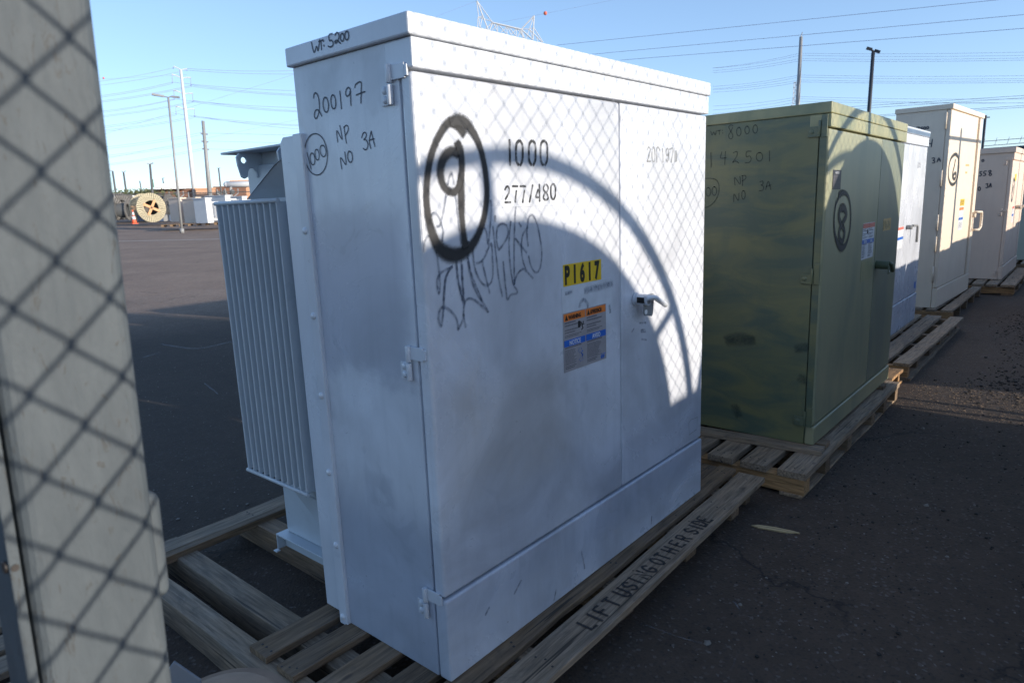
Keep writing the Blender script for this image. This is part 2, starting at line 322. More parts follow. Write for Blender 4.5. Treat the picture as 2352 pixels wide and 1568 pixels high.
    def build(s, name, mats, parent=None, loc=(0, 0, 0), rot=None, bev=0., seg=2, smooth=False):
        if isinstance(mats, str): mats = [mats]
        me = bpy.data.meshes.new(name); bmesh.ops.recalc_face_normals(s.bm, faces=s.bm.faces) if s.uv is None else None
        if smooth:
            for f in s.bm.faces: f.smooth = True
        s.bm.to_mesh(me); s.bm.free()
        for m in mats: me.materials.append(MATS[m])
        o = bpy.data.objects.new(name, me); COL.objects.link(o); o.location = loc
        if rot: o.rotation_euler = rot
        if parent: o.parent = parent
        if bev:
            md = o.modifiers.new('bevel', 'BEVEL'); md.width = bev; md.segments = seg; md.limit_method = 'ANGLE'; md.angle_limit = R(40)
        return o
def tag(o, label, cat, group=None):
    o['label'] = label; o['category'] = cat
    if group: o['group'] = group
    return o
def thing(name, label, cat, loc=(0, 0, 0), rz=0., group=None, rot=None):
    o = bpy.data.objects.new(name, None); COL.objects.link(o); o.location = loc; o.rotation_euler = rot or (0, 0, rz); o.empty_display_size = .2
    return tag(o, label, cat, group)
def struct(o, kind='structure'): o['kind'] = kind; return o
def dup(root, loc, rz=None, label=None, scale=None):
    def cp(o, par):
        c = o.copy(); COL.objects.link(c)
        if par: c.parent = par
        for ch in o.children: cp(ch, c)
        return c
    kids = list(root.children); r = root.copy(); COL.objects.link(r); r.location = loc
    if rz is not None: r.rotation_euler = (0, 0, rz)
    if label: r['label'] = label
    if scale: r.scale = scale
    for ch in kids:
        c = ch.copy(); COL.objects.link(c); c.parent = r
        for g in ch.children:
            d = g.copy(); COL.objects.link(d); d.parent = c
    return r
def smooth_line(pts, k=5):
    if len(pts) < 3: return pts
    P = [Vector((p[0], p[1])) for p in pts]; out = []
    for i in range(len(P)-1):
        p0, p1, p2, p3 = P[max(i-1, 0)], P[i], P[i+1], P[min(i+2, len(P)-1)]
        for j in range(k):
            t = j/k; out.append(.5*((2*p1)+(p2-p0)*t+(2*p0-5*p1+4*p2-p3)*t*t+(3*p1-p0-3*p2+p3)*t*t*t))
    out.append(P[-1]); return out
def ell(cx, cy, rx, ry, n=14, a0=-1.7, tilt=0.):
    o = []
    for i in range(n+2):
        t = a0 + 2*math.pi*i/n; x, y = rx*math.cos(t), ry*math.sin(t); o.append((cx + x*math.cos(tilt)-y*math.sin(tilt), cy + x*math.sin(tilt)+y*math.cos(tilt)))
    return o
# lines drawn on a vertical face: cr maps crop pixels to photo pixels, ax/val is the world plane
def draw(name, mat, parent, cr, ax, val, lines, w, inv=None, smooth=True, off=.0012, width_fn=None):
    mb = MB(); nrm = Vector((0, -1, 0)) if ax == 1 else Vector((-1, 0, 0)); k = 0
    for ln in lines:
        Q = []
        for (x, y) in (smooth_line(ln) if smooth else ln):
            p = on(*cr(x, y), ax, val)
            if inv: p = inv @ p
            Q.append((p.x, p.z) if ax == 1 else (p.y, p.z))
        base = 0. if inv else val
        P = (lambda q: Vector((q[0], base, q[1]))) if ax == 1 else (lambda q: Vector((base, q[0], q[1])))
        ww = w if width_fn is None else [width_fn(i/max(1, len(Q)-1))*w for i in range(len(Q))]
        mb.ribbon(Q, ww, P, nrm, 0, off + k*2e-5); k += 1
    return mb.build(name, mat, parent)
def text(name, s, size, mat, parent, loc, rot=(R(90), 0, 0), sx=1., bold=0., align='LEFT', ext=.0004):
    cu = bpy.data.curves.new(name, 'FONT'); cu.body = s; cu.size = size; cu.extrude = ext; cu.offset = bold; cu.align_x = align
    o = bpy.data.objects.new(name, cu); COL.objects.link(o); dg = bpy.context.evaluated_depsgraph_get(); me = bpy.data.meshes.new_from_object(o.evaluated_get(dg)); bpy.data.objects.remove(o)
    me.name = name; me.materials.clear(); me.materials.append(MATS[mat]); q = bpy.data.objects.new(name, me); COL.objects.link(q); q.location = loc; q.rotation_euler = rot; q.scale = (sx, 1, 1)
    if parent: q.parent = parent
    return q

# ---------------------------------------------------------------- ground
G = -.14
def gz(x, y): return G + .0202*max(0., min(y, 80.)-13.)*(1 if y > 13 else 0)
mb = MB(); xs = [-3000, -400, -100, -40, -15, 0, 15, 40, 80, 160, 500, 3000]; ys = [-3000, -300, -60, -20, -5, 5, 13, 16, 20, 30, 45, 60, 80, 120, 300, 3000]
V = [[mb.bm.verts.new((x, y, gz(x, y))) for x in xs] for y in ys]
for j in range(len(ys)-1):
    for i in range(len(xs)-1): mb.quad([V[j][i], V[j][i+1], V[j+1][i+1], V[j+1][i]])
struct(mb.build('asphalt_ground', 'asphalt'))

# ---------------------------------------------------------------- the transformer cabinets
def hinge_leaf(root, z, mat, side=-1, flip=False):
    # strap hinge on the side edge: knuckle, leaf wrapping the door return, two dome rivets
    m = MB(); x = -.001
    m.tube([(x-.007, .080, z+.048), (x-.007, .080, z+.002)], .0085, 10); m.tube([(x-.007, .080, z-.002), (x-.007, .080, z-.052)], .0085, 10)
    m.box(x-.005, x+.001, .022, .078, z+.008, z+.046); m.box(x-.005, x+.001, .012, .022, z+.012, z+.040)
    m.box(x-.003, x+.001, .084, .122, z-.052, z-.002)
    for dz in (-.014, -.038): m.dome((x-.002, .104, z+dz), (-1, 0, 0), .0115, .007)
    return m.build('hinge', mat, root, bev=.0012)
def cabinet(name, label, loc, rz, W, D, H, cov, ovh, head, kick, seam, mats, hz, rot=None, group='pad mounted transformers on pallets', face_kick=True, tank=True, tankx=.18, ret=.047):
    body, front, cover, met = mats
    t = thing(name, label, 'transformer', loc, rz, group, rot)
    hb = H-cov-head
    MB().box(-ovh, W+ovh*.3, -ovh, D+.012, H-cov, H).build('cover', cover, t, bev=.005)
    if head: MB().box(0, W, -.006, .10, hb, H-cov-.002).build('header', cover, t, bev=.004)
    MB().box(.0015, W-.0015, ret+.006, D, 0, H-cov-.001).build('side_panel', body, t, bev=.003)
    MB().box(.012, W-.012, .030, ret+.0055, .01, H-cov-.004).build('door_jamb', body, t)
    MB().box(0, seam-.004, .001, ret, kick+.004, hb-.006).build('door', front, t, bev=.011, seg=3)
    MB().box(seam+.004, W, .003, ret, kick+.004, hb-.006).build('door', front, t, bev=.008, seg=3)
    MB().box(0, W, -.003, ret+.001, 0, kick-.003).build('kick_panel', front, t, bev=.009, seg=3)
    for z in hz: hinge_leaf(t, z, met)
    return t
def add_tank(t, W, D, mat, lug=True, detail=True, zt=1.6, xw=.18):
    fm = 'white_paint' if mat == 'tank_paint' else mat; MB().box(-.012, W+.012, D-.027, D+.018, -.008, 1.655).build('flange', fm, t, bev=.003)
    MB().prism([(D+.019, .03), (D+.103, .03), (D+.103, 1.635), (D+.085, 1.652), (D+.019, 1.652)], 0, -.004, W+.004).build('tank_front_plate', fm, t, bev=.003)
    MB().box(xw, W-xw, D+.104, D+.65, .074, zt).build('tank', mat, t, bev=.004)
    lid = MB(); lid.box(xw-.074, W-xw+.074, D+.105, D+.70, zt+.045, zt+.053); lid.box(xw+.02, W-xw-.02, D+.105, D+.62, zt+.001, zt+.045); lid.build('tank_lid', mat, t, bev=.002)
    for s in (0, 1):
        X0, X1 = (xw-.045, xw+.03) if s == 0 else (W-xw-.03, W-xw+.045)
        b = MB(); b.box(X0, X1, D+.12, D+.67, .066, .073); xx = xw-.006 if s == 0 else W-xw+.006; b.box(xx-.003, xx+.003, D+.12, D+.66, .004, .0655); b.box(X0, X1, D+.663, D+.669, .001, .0655); b.box(X0-.02 if s == 0 else X1, X0 if s == 0 else X1+.02, D+.645, D+.669, .0, .005)
        b.build('base_channel', mat, t, bev=.0015)
        for yy in ((D+.57, D+.29) if lug else ()):
            sg = 1 if s == 0 else -1; xo = xw if s == 0 else W-xw; out = [(xo+.02*sg, 1.545), (xo+.008*sg, 1.545)]
            for k in range(7): a = math.pi*k/6; out.append((xo-(.026-.020*math.cos(a)*1.0)*sg, 1.560+.030*math.sin(a)))
            out += [(xo-.046*sg, 1.556), (xo-.058*sg, 1.550), (xo-.070*sg, 1.556), (xo-.080*sg, 1.60), (xo-.082*sg, 1.628), (xo-.070*sg, 1.643), (xo+.02*sg, 1.643)]
            hx = xo-.055*sg; arc = lambda q0, q1: [(hx+.012*sg*math.cos(q0+(q1-q0)*k/8), 1.617+.012*math.sin(q0+(q1-q0)*k/8)) for k in range(9)]
            rt = out[:-6] + [(hx, 1.5515)] + arc(-math.pi/2, math.pi/2) + [(hx, 1.643), (xo+.02*sg, 1.643)]
            lf_ = [(hx, 1.5515)] + out[-6:-1] + [(hx, 1.643)] + arc(math.pi/2, 1.5*math.pi)
            lg = MB(); lg.prism(rt, 1, yy-.005, yy+.005); lg.prism(lf_, 1, yy-.005, yy+.005); lo = lg.build('lifting_lug', mat, t)
    for s in (0, 1):
        a, b = (0., .165) if s == 0 else (W-.165, W)
        r = MB(); xe = a+.004 if s == 0 else b-.004; y0, y1 = D+.172, D+.575
        for z in (1.461, .430): r.tube([(xe, y0-.01, z), (xe, y1+.01, z)], .0075, 8)
        for z in (1.40, .50): r.box(b-.04 if s == 0 else a+.01, b+.02 if s == 0 else a+.04, y0, y1, z-.03, z+.03)
        rad = r.build('radiator', mat, t)
        n = 11
        for k in range(n):
            y = y0 + (y1-y0)*k/(n-1); f = MB()
            pr = [(a, y), (a+.003, y-.003), (a+.03, y-.0055), (a+.10, y-.005), (b, y-.005), (b, y+.005), (a+.10, y+.005), (a+.03, y+.0055), (a+.003, y+.003)] if s == 0 else [(b, y), (b-.006, y-.007), (b-.03, y-.0085), (a, y-.006), (a, y+.006), (b-.03, y+.0085), (b-.006, y+.007)]
            f.prism(pr, 2, .434, 1.458); f.build('fin', mat, rad, bev=.0015)
    # gusset plates between front plate and tank
    for s_ in (1, -1):
        X = (lambda x: x) if s_ == 1 else (lambda x: W-x)
        for V_ in (((.10, D+.533, 1.473), (0., D+.155, 1.573), (0., D+.11, 1.588), (.10, D+.11, 1.473)), ((.115, D+.47, .345), (.14, D+.11, .07), (.03, D+.11, .40), (.03, D+.17, .405))):
            g = MB(); v = [g.bm.verts.new((X(p[0]), p[1], p[2])) for p in V_]; g.quad(v); g.quad([g.bm.verts.new(x.co+Vector((.004*s_, 0, 0))) for x in v][::-1]); g.build('gusset', mat, t)

WM = ('white_side', 'white_front', 'white_paint', 'white_paint')
mainc = cabinet('padmount_transformer', 'large white transformer cabinet with a circled sprayed 9, nearest to the camera', (0, 0, 0), 0, 1.724, .527, 1.90, .054, .013, .076, .277, 1.0, WM, (1.740, .995, .247))
add_tank(mainc, 1.724, .527, 'tank_paint')
for z in (1.363, 1.094, .829, .562, .296, .023): MB().dome((-.012, .524, z), (-1, 0, 0), .012, .008, 12).build('rivet', 'white_paint', mainc)
# side handwriting in marker
c8 = crop(1100, 150, .3827); c2 = crop(1100, 0, .6378)
draw('weight_writing', 'marker_ink', mainc, c2, 0, -.013, [[(230, 268), (246, 330), (262, 292), (271, 320), (282, 252)], [(276, 262), (303, 252)], [(289, 258), (293, 312)], [(305, 257), (306, 261)], [(308, 286), (309, 290)],
    [(362, 212), (340, 222), (343, 256), (356, 254), (366, 270), (363, 288), (348, 296), (335, 291)], [(378, 222), (388, 206), (400, 212), (402, 238), (393, 262), (381, 272), (377, 262), (388, 254), (400, 262), (411, 273)],
    ell(423, 236, 11, 24), ell(452, 225, 12, 27)], .0050)
draw('number_writing', 'marker_ink', mainc, c8, 0, .0015, [[(405, 635), (410, 597), (428, 580), (450, 610), (463, 670), (466, 740), (456, 800), (438, 845), (421, 843), (414, 812), (422, 773), (442, 756), (466, 775), (491, 822)],
    ell(533, 705, 28, 78, tilt=-.08), ell(612, 675, 25, 73, tilt=-.08), [(680, 565), (697, 745)], [(790, 545), (770, 524), (748, 547), (741, 590), (756, 616), (779, 598), (790, 555), (792, 620), (796, 708)], [(838, 522), (848, 490), (900, 468), (903, 560), (900, 685)], [(853, 603), (905, 580), (942, 568)]], .0048)
draw('phase_writing', 'marker_ink', mainc, c8, 0, .0015, [[(658, 1095), (648, 975), (705, 1068), (680, 925)], [(722, 935), (748, 1105)], [(722, 945), (745, 919), (766, 935), (764, 978), (735, 1030)],
    [(908, 1050), (922, 1005), (945, 993), (957, 1020), (946, 1052), (930, 1068), (957, 1076), (974, 1115), (966, 1160), (946, 1175), (926, 1160)], [(1003, 1160), (988, 1080), (1008, 982)], [(1008, 982), (1046, 1138)], [(985, 1076), (1038, 1060)],
    [(700, 1372), (688, 1255), (745, 1330), (732, 1200)], ell(787, 1248, 25, 58, tilt=-.1), ell(432, 1222, 118, 216, 26, tilt=-.06), [(338, 1205), (381, 1375)], ell(395, 1270, 24, 62, tilt=-.1), ell(443, 1226, 21, 56, tilt=-.1), ell(505, 1187, 30, 60, tilt=-.15)], .0042)
c4 = crop(1600, 500, .4464); cB = crop(1700, 1050, .19133)
FY = .001
def wsp(t): return .85+.35*math.sin(t*9)+.25*math.cos(t*5)
draw('sprayed_circle', 'spray_black', mainc, c4, 1, FY, [[(560, 62), (515, 10), (450, -20), (400, 15), (335, 125), (285, 250), (252, 400), (236, 560), (236, 690), (256, 850), (298, 1000), (355, 1105), (450, 1162), (550, 1150), (640, 1078), (700, 980), (745, 850), (772, 700), (776, 560), (760, 400), (730, 250), (682, 120), (610, 10), (540, -35), (470, -30)]], .042, width_fn=lambda t: .75+.75*math.exp(-((t-.5)/.09)**2)+.55*math.exp(-((t-.95)/.06)**2)+.2*math.exp(-(t/.1)**2))
draw('sprayed_nine', 'spray_black', mainc, c4, 1, FY-.0002, [[(520, 190), (532, 260), (470, 238), (410, 272), (370, 350), (362, 450), (392, 550), (452, 600), (510, 580), (545, 480), (552, 350), (540, 230), (520, 185)], [(545, 480), (548, 650), (552, 800), (565, 950), (580, 1070)]], .038, width_fn=lambda t: .95+.12*math.sin(t*7))
L0, R0 = lambda cx: [(cx-7, 145), (cx-26, 175), (cx-30, 260), (cx-26, 320), (cx-10, 355)], lambda cx: [(cx+7, 145), (cx+26, 175), (cx+30, 260), (cx+26, 320), (cx+10, 358)]
draw('rating_stencil', 'stencil_black', mainc, c4, 1, FY, [[(980, 140), (985, 352)], L0(1068), R0(1068), L0(1183), R0(1183), L0(1288), R0(1288)], .0105)
draw('voltage_patch', 'faint_ink', mainc, c4, 1, FY+.0006, [[(914, 530), (914, 745)], [(914, 740), (1405, 722)]], .0012, smooth=False)
draw('voltage_stencil', 'stencil_black', mainc, c4, 1, FY, [[(940, 578), (955, 552), (972, 556), (978, 590), (963, 630), (945, 662)], [(942, 693), (988, 693)], [(1010, 549), (1050, 549)], [(1041, 592), (1031, 688)], [(1078, 549), (1122, 549)], [(1113, 592), (1099, 690)], [(1187, 542), (1160, 686)],
    [(1248, 536), (1250, 680)], [(1236, 582), (1216, 642), (1236, 648)], [(1297, 535), (1284, 560), (1290, 590), (1300, 604), (1287, 630), (1284, 655), (1298, 672)], [(1312, 535), (1325, 560), (1320, 590), (1309, 604), (1322, 630), (1326, 655), (1312, 672)],
    [(1364, 530), (1351, 560), (1351, 630), (1364, 665)], [(1377, 530), (1390, 560), (1390, 630), (1377, 665)]], .0078)
cN = crop(2300, 300, .31888)
draw('serial_stencil', 'worn_stencil', mainc, cN, 1, FY+.002, [[(905, 935), (922, 906), (942, 930), (933, 990), (905, 1080)], [(903, 1085), (945, 1085)], ell(983, 998, 20, 88), [(1025, 1090), (1025, 930), (1045, 910), (1060, 940)], [(1098, 930), (1104, 1090)], [(1170, 990), (1150, 1010), (1140, 970), (1152, 920), (1172, 950), (1172, 1040), (1155, 1092), (1143, 1060)], [(1187, 932), (1230, 932), (1205, 1092)], [(1255, 960), (1255, 1085)], [(1272, 955), (1272, 1080)]], .0085)
gp = [[(480, 525), (470, 465), (458, 428), (440, 470), (428, 530)], [(410, 640), (395, 740), (372, 850), (352, 905), (333, 908)], [(210, 1130), (218, 1050), (245, 998), (268, 1000)], [(275, 808), (305, 790), (338, 815), (366, 880), (384, 960), (376, 1040)], [(490, 600), (508, 750), (525, 900), (542, 1060)],
    [(325, 1130), (340, 1250), (350, 1340), (356, 1430), (347, 1512), (331, 1440), (336, 1372), (372, 1318), (462, 1270)], [(460, 1275), (425, 1325), (405, 1400), (396, 1500), (390, 1568)],
    [(610, 1050), (604, 1150), (616, 1250), (642, 1350), (682, 1450), (728, 1560)], [(650, 1100), (662, 1250), (702, 1370), (758, 1436), (808, 1416), (830, 1330), (826, 1200), (812, 1060), (762, 1170), (720, 1225), (683, 1240)],
    [(810, 680), (815, 745), (812, 830), (800, 960), (786, 1070), (772, 960), (745, 905)], [(830, 915), (845, 1050), (862, 1200), (882, 1370), (914, 1530)], [(850, 820), (848, 856)], [(880, 1120), (862, 1030), (868, 930), (903, 886), (950, 900), (967, 970), (938, 1045), (888, 1115)],
    [(990, 870), (976, 1000), (976, 1150), (990, 1300), (1012, 1420), (1050, 1500), (990, 1520), (960, 1562), (944, 1450), (922, 1230)], [(1035, 740), (1025, 900), (1020, 1200), (1022, 1420)], [(1065, 878), (1080, 905)], [(1035, 1020), (1080, 1080), (1130, 1140)],
    [(1145, 1080), (1135, 960), (1150, 840), (1180, 805), (1216, 860), (1250, 1000), (1268, 1150), (1252, 1280), (1214, 1320), (1174, 1270), (1150, 1180)], [(1140, 920), (1100, 980), (1084, 1080), (1096, 1200), (1130, 1300), (1186, 1370)], [(1022, 1420), (1046, 1340), (1098, 1290), (1125, 1310)],
    [(500, 1250), (520, 1400), (552, 1560)], [(548, 1230), (555, 1400), (568, 1568)], [(735, 1230), (770, 1380), (800, 1500)]]
draw('pencil_graffiti', 'pencil_line', mainc, c4, 1, FY, gp, .0135)
gq = [[(505, 150), (430, 310), (402, 500), (390, 700), (383, 900), (375, 1050), (355, 1200), (335, 1325), (300, 1280), (278, 1180), (285, 1050), (320, 960), (382, 935), (470, 965), (560, 1040), (640, 1150), (678, 1290), (685, 1400), (740, 1300), (792, 1170), (800, 1100)], [(845, 1335), (812, 1180), (800, 1000), (830, 830), (900, 752), (1000, 765), (1120, 850), (1240, 950), (1318, 1040), (1232, 870), (1105, 690), (1022, 520), (962, 330), (920, 130), (905, 0)], [(655, 0), (680, 300), (735, 580), (790, 800)], [(770, 60), (782, 400), (808, 830)]]
draw('pencil_graffiti', 'pencil_line', mainc, cB, 1, FY, gq, .0145)
draw('dirt_smudge', 'smear', mainc, crop(1700, 1600, .6378), 1, -.003, [[(600, 1130), (560, 1210)], [(820, 1190), (808, 1250)], [(980, 950), (1000, 1050)], [(1420, 730), (1418, 770)], [(400, 1300), (380, 1340)]], .014)
draw('dirt_smudge', 'smear', mainc, crop(2500, 1100, .3828), 1, .002, [[(150, 500), (215, 495)], [(165, 572), (205, 570)], [(165, 592), (212, 590)], [(70, 590), (90, 560)], [(170, 670), (220, 675)]], .012)
# labels on the door
def plate(name, mat, parent, x0, x1, z0, z1, y, r=.006, t=.0008):
    return MB().box(x0, x1, y-t, y, z0, z1).build(name, mat, parent)
lb = plate('number_label', 'yellow_label', mainc, .627, .860, 1.138, 1.212, .0005)
for i, ch in enumerate('P1617'):
    text('digit', ch, .084, 'black_ink', lb, (.634+i*.0458, -.0006, 1.1465), sx=.66, bold=.0042)
    if i: MB().box(.627+i*.0458-.0004, .627+i*.0458+.0004, -.0006, -.0003, 1.14, 1.21).build('label_seam', 'stencil_gold', lb)
plate('faded_sticker', 'faded_label', mainc, .616, .938, .952, 1.135, .0007)
draw('sticker_scuff', 'smear', mainc, crop(2230, 1030, .29976), 1, 0.0, [[(375, 440), (450, 415), (560, 395), (715, 350)]], .036)
draw('sticker_scuff', 'smear', mainc, crop(2230, 1030, .29976), 1, 0.0, [[(290, 650), (310, 590), (350, 560), (390, 600), (400, 650)], [(690, 650), (700, 720)], [(110, 480), (180, 460)]], .020)
sf = plate('safety_sticker', 'grey_label', mainc, .619, .887, .838, 1.046, -.0002)
def sign(parent, x0, w, z0, h, y, hdr, blu, warn=True, en=True, sc=1.):
    for k, (hd, nt) in enumerate(hdr):
        xa = x0 + k*w/2 + .003*sc; xb = x0 + (k+1)*w/2 - .003*sc
        plate('warning_band', blu[0], parent, xa, xb, z0+h*.86, z0+h*.985, y)
        if warn:
            m = MB(); m.prism([(xa+.006, z0+h*.875), (xa+.024, z0+h*.875), (xa+.015, z0+h*.965)], 1, y-.0014, y-.0009); m.build('warning_triangle', 'black_ink', parent)
            text('warning_word', hd, .020, 'black_ink', parent, (xa+.0265, y-.0012, z0+h*.885), sx=(.78 if len(hd) < 9 else .56), bold=.0007)
        plate('notice_band', 'blue_label', parent, xa, xb, z0+h*.43, z0+h*.54, y)
        text('notice_word', nt, .022*sc, 'white_label', parent, ((xa+xb)/2, y-.0012, z0+h*.448), sx=.85, bold=.0004, align='CENTER')
    m = MB(); rr = random.Random(3)
    for k in (0, 1):
        xa = x0+k*w/2+.008*sc
        for zf, ln, th in [(.82, .24, .0040), (.775, .36, .0040), (.70, .34, .0034), (.66, .22, .003), (.61, .37, .0022), (.585, .30, .0022), (.40, .36, .0040)] + [(.365-.019*i, rr.uniform(.26, .36), .0016) for i in range(14)] + [(.08, .24, .003), (.05, .20, .003)]:
            x = xa; e = xa + w*ln*(1 if (k or zf > .5 or zf > .37 or zf < .1) else .72)
            while x < e:
                q = rr.uniform(.004, .011)*sc; m.box(x, min(e, x+q), y-.0006, y-.0001, z0+h*zf, z0+h*zf+th*sc); x += q+.0018*sc
    m.build('fine_print', 'fine_print', parent)
sign(sf, .619, .268, .838, .208, -.0010, [('WARNING', 'NOTICE'), ('ADVERTENCIA', 'AVISO')], ('orange_label',))
pc = MB(); pc.box(.706, .720, -.0018, -.0012, .984, 1.008); pc.box(.722, .727, -.0018, -.0012, .988, 1.004); pc.dome((.739, -.0012, 1.000), (0, -1, 0), .0035, .0006)
pc.tube([(.737, -.0015, .996), (.731, -.0015, .986), (.737, -.0015, .980), (.727, -.0015, .974)], .0016, 5); pc.tube([(.745, -.0015, .992), (.735, -.0015, .992), (.728, -.0015, .997)], .0013, 5); pc.build('pictogram', 'black_ink', sf)
pb = MB(); pb.tube([(.722, -.0015, .892), (.731, -.0015, .884), (.727, -.0015, .877)], .0022, 5); pb.dome((.732, -.0012, .896), (0, -1, 0), .003, .0006)
for i in range(5):
    a = i*1.25; pb.tube([(.716+.010*math.cos(a), -.0013, .902+.008*math.sin(a)), (.716+.013*math.cos(a+.9), -.0013, .902+.010*math.sin(a+.9))], .0006, 4); pb.tube([(.722+.011*math.cos(a), -.0013, .868+.006*math.sin(a)), (.722+.014*math.cos(a+.9), -.0013, .868+.008*math.sin(a+.9))], .0006, 4)
pb.build('pictogram', 'blue_label', sf); text('utility_logo', 'SRP', .015, 'blue_label', sf, (.850, -.0013, .8445), sx=.95, bold=.0012)
wl2 = MB(); wl2.tube([(.852, -.0014, .8590), (.862, -.0014, .8615), (.870, -.0014, .8585), (.880, -.0014, .8615)], .0012, 5); wl2.build('utility_logo', 'blue_label', sf)
draw('small_sticker', 'faint_ink', mainc, crop(2700, 1100, .6378), 1, .002, [[(85, 925), (88, 1000), (136, 965), (139, 890), (100, 905), (85, 925)]], .004, smooth=False)
# door handle
hd = MB(); hd.tube([(1.105, .001, 1.033), (1.105, -.006, 1.033)], .026, 20); hd.tube([(1.105, -.006, 1.033), (1.105, -.060, 1.033)], .0215, 20)
hand = hd.build('handle_barrel', 'white_paint', mainc, bev=.001)
MB().box(1.0825, 1.092, -.050, -.018, 1.022, 1.044).build('barrel_slot', 'gap_black', hand); q = MB(); q.tube([(1.105, -.0595, 1.033), (1.105, -.0625, 1.033)], .0165, 16); q.tube([(1.105, -.062, 1.033), (1.105, -.066, 1.033)], .008, 5); q.build('lock_bolt', 'zinc', hand)
MB().box(1.128, 1.180, -.003, 0, .998, 1.045).build('handle_base', 'white_paint', hand) if False else None
pl = MB(); pl.prism([(1.094, .980), (1.102, .971), (1.158, .960), (1.166, .968), (1.178, 1.045), (1.165, 1.050), (1.094, 1.052)], 1, -.043, -.039); plo = pl.build('padlock_plate', 'galvanized', hand, bev=.0008)
q = MB(); q.tube([(1.110, -.0445, .984), (1.110, -.0385, .984)], .0095, 16); q.build('padlock_hole', 'tarp_white', plo)
q = MB(); hp = [(1.082, -.056, 1.040), (1.10, -.060, 1.042), (1.125, -.062, 1.041), (1.150, -.062, 1.036), (1.175, -.062, 1.024), (1.205, -.062, 1.010), (1.235, -.062, .996)]; q.tube(hp, .0105, 12); q.dome(hp[-1], (.9, 0, -.42), .0105, .009); q.build('handle_bar', 'white_paint', hand)
q = MB(); q.tube([(1.125, -.06, 1.04), (1.125, -.02, 1.038), (1.105, -.02, 1.035)], .008, 8); q.build('handle_stem', 'white_paint', hand)

# green transformer
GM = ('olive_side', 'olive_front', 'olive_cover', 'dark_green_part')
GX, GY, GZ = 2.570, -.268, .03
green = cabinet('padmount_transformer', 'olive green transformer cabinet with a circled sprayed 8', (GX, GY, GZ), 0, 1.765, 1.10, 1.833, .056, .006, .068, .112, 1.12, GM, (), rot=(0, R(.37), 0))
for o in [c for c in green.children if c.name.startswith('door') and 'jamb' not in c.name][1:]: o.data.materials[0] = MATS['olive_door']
MB().box(-.0012, -.0002, .012, .046, .13, 1.70).build('corner_trim', 'olive_side', green)
for z in (1.715, .955, .160):
    m = MB(); m.box(-.008, .001, .010, .040, z-.055, z+.055); m.tube([(-.008, .048, z+.03), (-.008, .048, z-.052)], .007, 8); m.box(-.012, .001, .052, .105, z-.052, z+.0); m.dome((-.011, .085, z-.025), (-1, 0, 0), .014, .004); m.build('hinge', 'olive_side', green, bev=.002)
add_tank(green, 1.765, 1.10, 'olive_side', zt=1.55)
bpy.context.view_layer.update()
gi = green.matrix_world.inverted(); c3 = crop(2700, 350, .6378)
draw('number_writing', 'soft_marker', green, c3, 0, 2.571, [[(220, 275), (228, 298), (238, 280), (248, 298), (254, 272)], [(262, 272), (282, 268)], [(272, 270), (274, 294)], [(292, 268), (293, 270)], [(294, 285), (295, 287)],
    [(358, 240), (345, 235), (333, 248), (345, 275), (358, 300), (352, 320), (338, 320), (332, 300), (345, 278), (357, 252)], ell(396, 277, 14, 27), ell(448, 267, 14, 24), ell(499, 261, 14, 26),
    [(221, 408), (223, 500)], [(290, 405), (282, 442), (318, 440)], [(312, 402), (308, 484)], [(362, 410), (385, 402), (384, 430), (358, 470), (375, 462), (396, 474)], [(474, 400), (446, 403), (444, 434), (465, 430), (474, 450), (462, 470), (438, 472)], ell(526, 435, 20, 27), [(589, 398), (589, 462)],
    [(373, 612), (371, 565), (405, 606), (404, 558)], [(421, 556), (420, 616)], [(415, 555), (438, 552), (440, 570), (422, 585)], [(364, 716), (367, 668), (394, 710), (398, 664)], ell(426, 674, 11, 27), [(530, 592), (548, 588), (548, 606), (538, 612), (552, 622), (548, 644), (526, 648)], [(566, 640), (582, 588), (598, 640)], [(570, 622), (598, 612)],
    [(173, 572), (215, 570), (255, 580), (273, 620), (265, 680), (235, 725), (200, 750), (173, 755)], ell(205, 655, 14, 27), ell(243, 650, 14, 27), [(172, 645), (180, 665), (172, 690)]], .0065, inv=gi)
draw('sprayed_eight', 'spray_black', green, c3, 1, GY+.001, [[(1062, 765), (1040, 752), (1026, 800), (1036, 850), (1058, 890), (1058, 935), (1042, 968), (1026, 930), (1034, 880), (1054, 840), (1072, 800), (1060, 755), (1044, 760)]], .050, inv=gi, off=.0015, width_fn=lambda t: 1+.25*math.exp(-((t-1)/.2)**2)+.2*math.exp(-((t)/.15)**2))
draw('sprayed_circle', 'spray_black', green, c3, 1, GY+.001, [[(1030, 672), (1048, 660), (1078, 672), (1096, 730), (1100, 820), (1092, 910), (1068, 985), (1040, 1005), (1015, 970), (998, 900), (996, 820), (1006, 740), (1028, 685), (1050, 655)]], .042, inv=gi, off=.0014, width_fn=lambda t: .7+.9*math.exp(-((t-.55)/.1)**2)+.7*math.exp(-(t/.12)**2))
dp = plate('notice_plate', 'dark_plate', green, .095, .245, 1.395, 1.497, .0002)
text('plate_text', 'NOTICE', .016, 'pale_ink', dp, (.170, -.001, 1.477), align='CENTER', sx=1.2)
m = MB()
for i in range(9): m.box(.103, .103+(.13 if i % 3 else .10), -.0014, -.0008, 1.466-.0075*i, 1.4685-.0075*i)
m.build('plate_lines', 'fine_print', dp)
gs = plate('safety_sticker', 'white_label', green, .770, 1.052, .968, 1.190, .0002)
sign(gs, .770, .282, .968, .222, -.0006, [('WARNING', 'NOTICE'), ('AVISO', 'AVISO')], ('red_label',), warn=False)
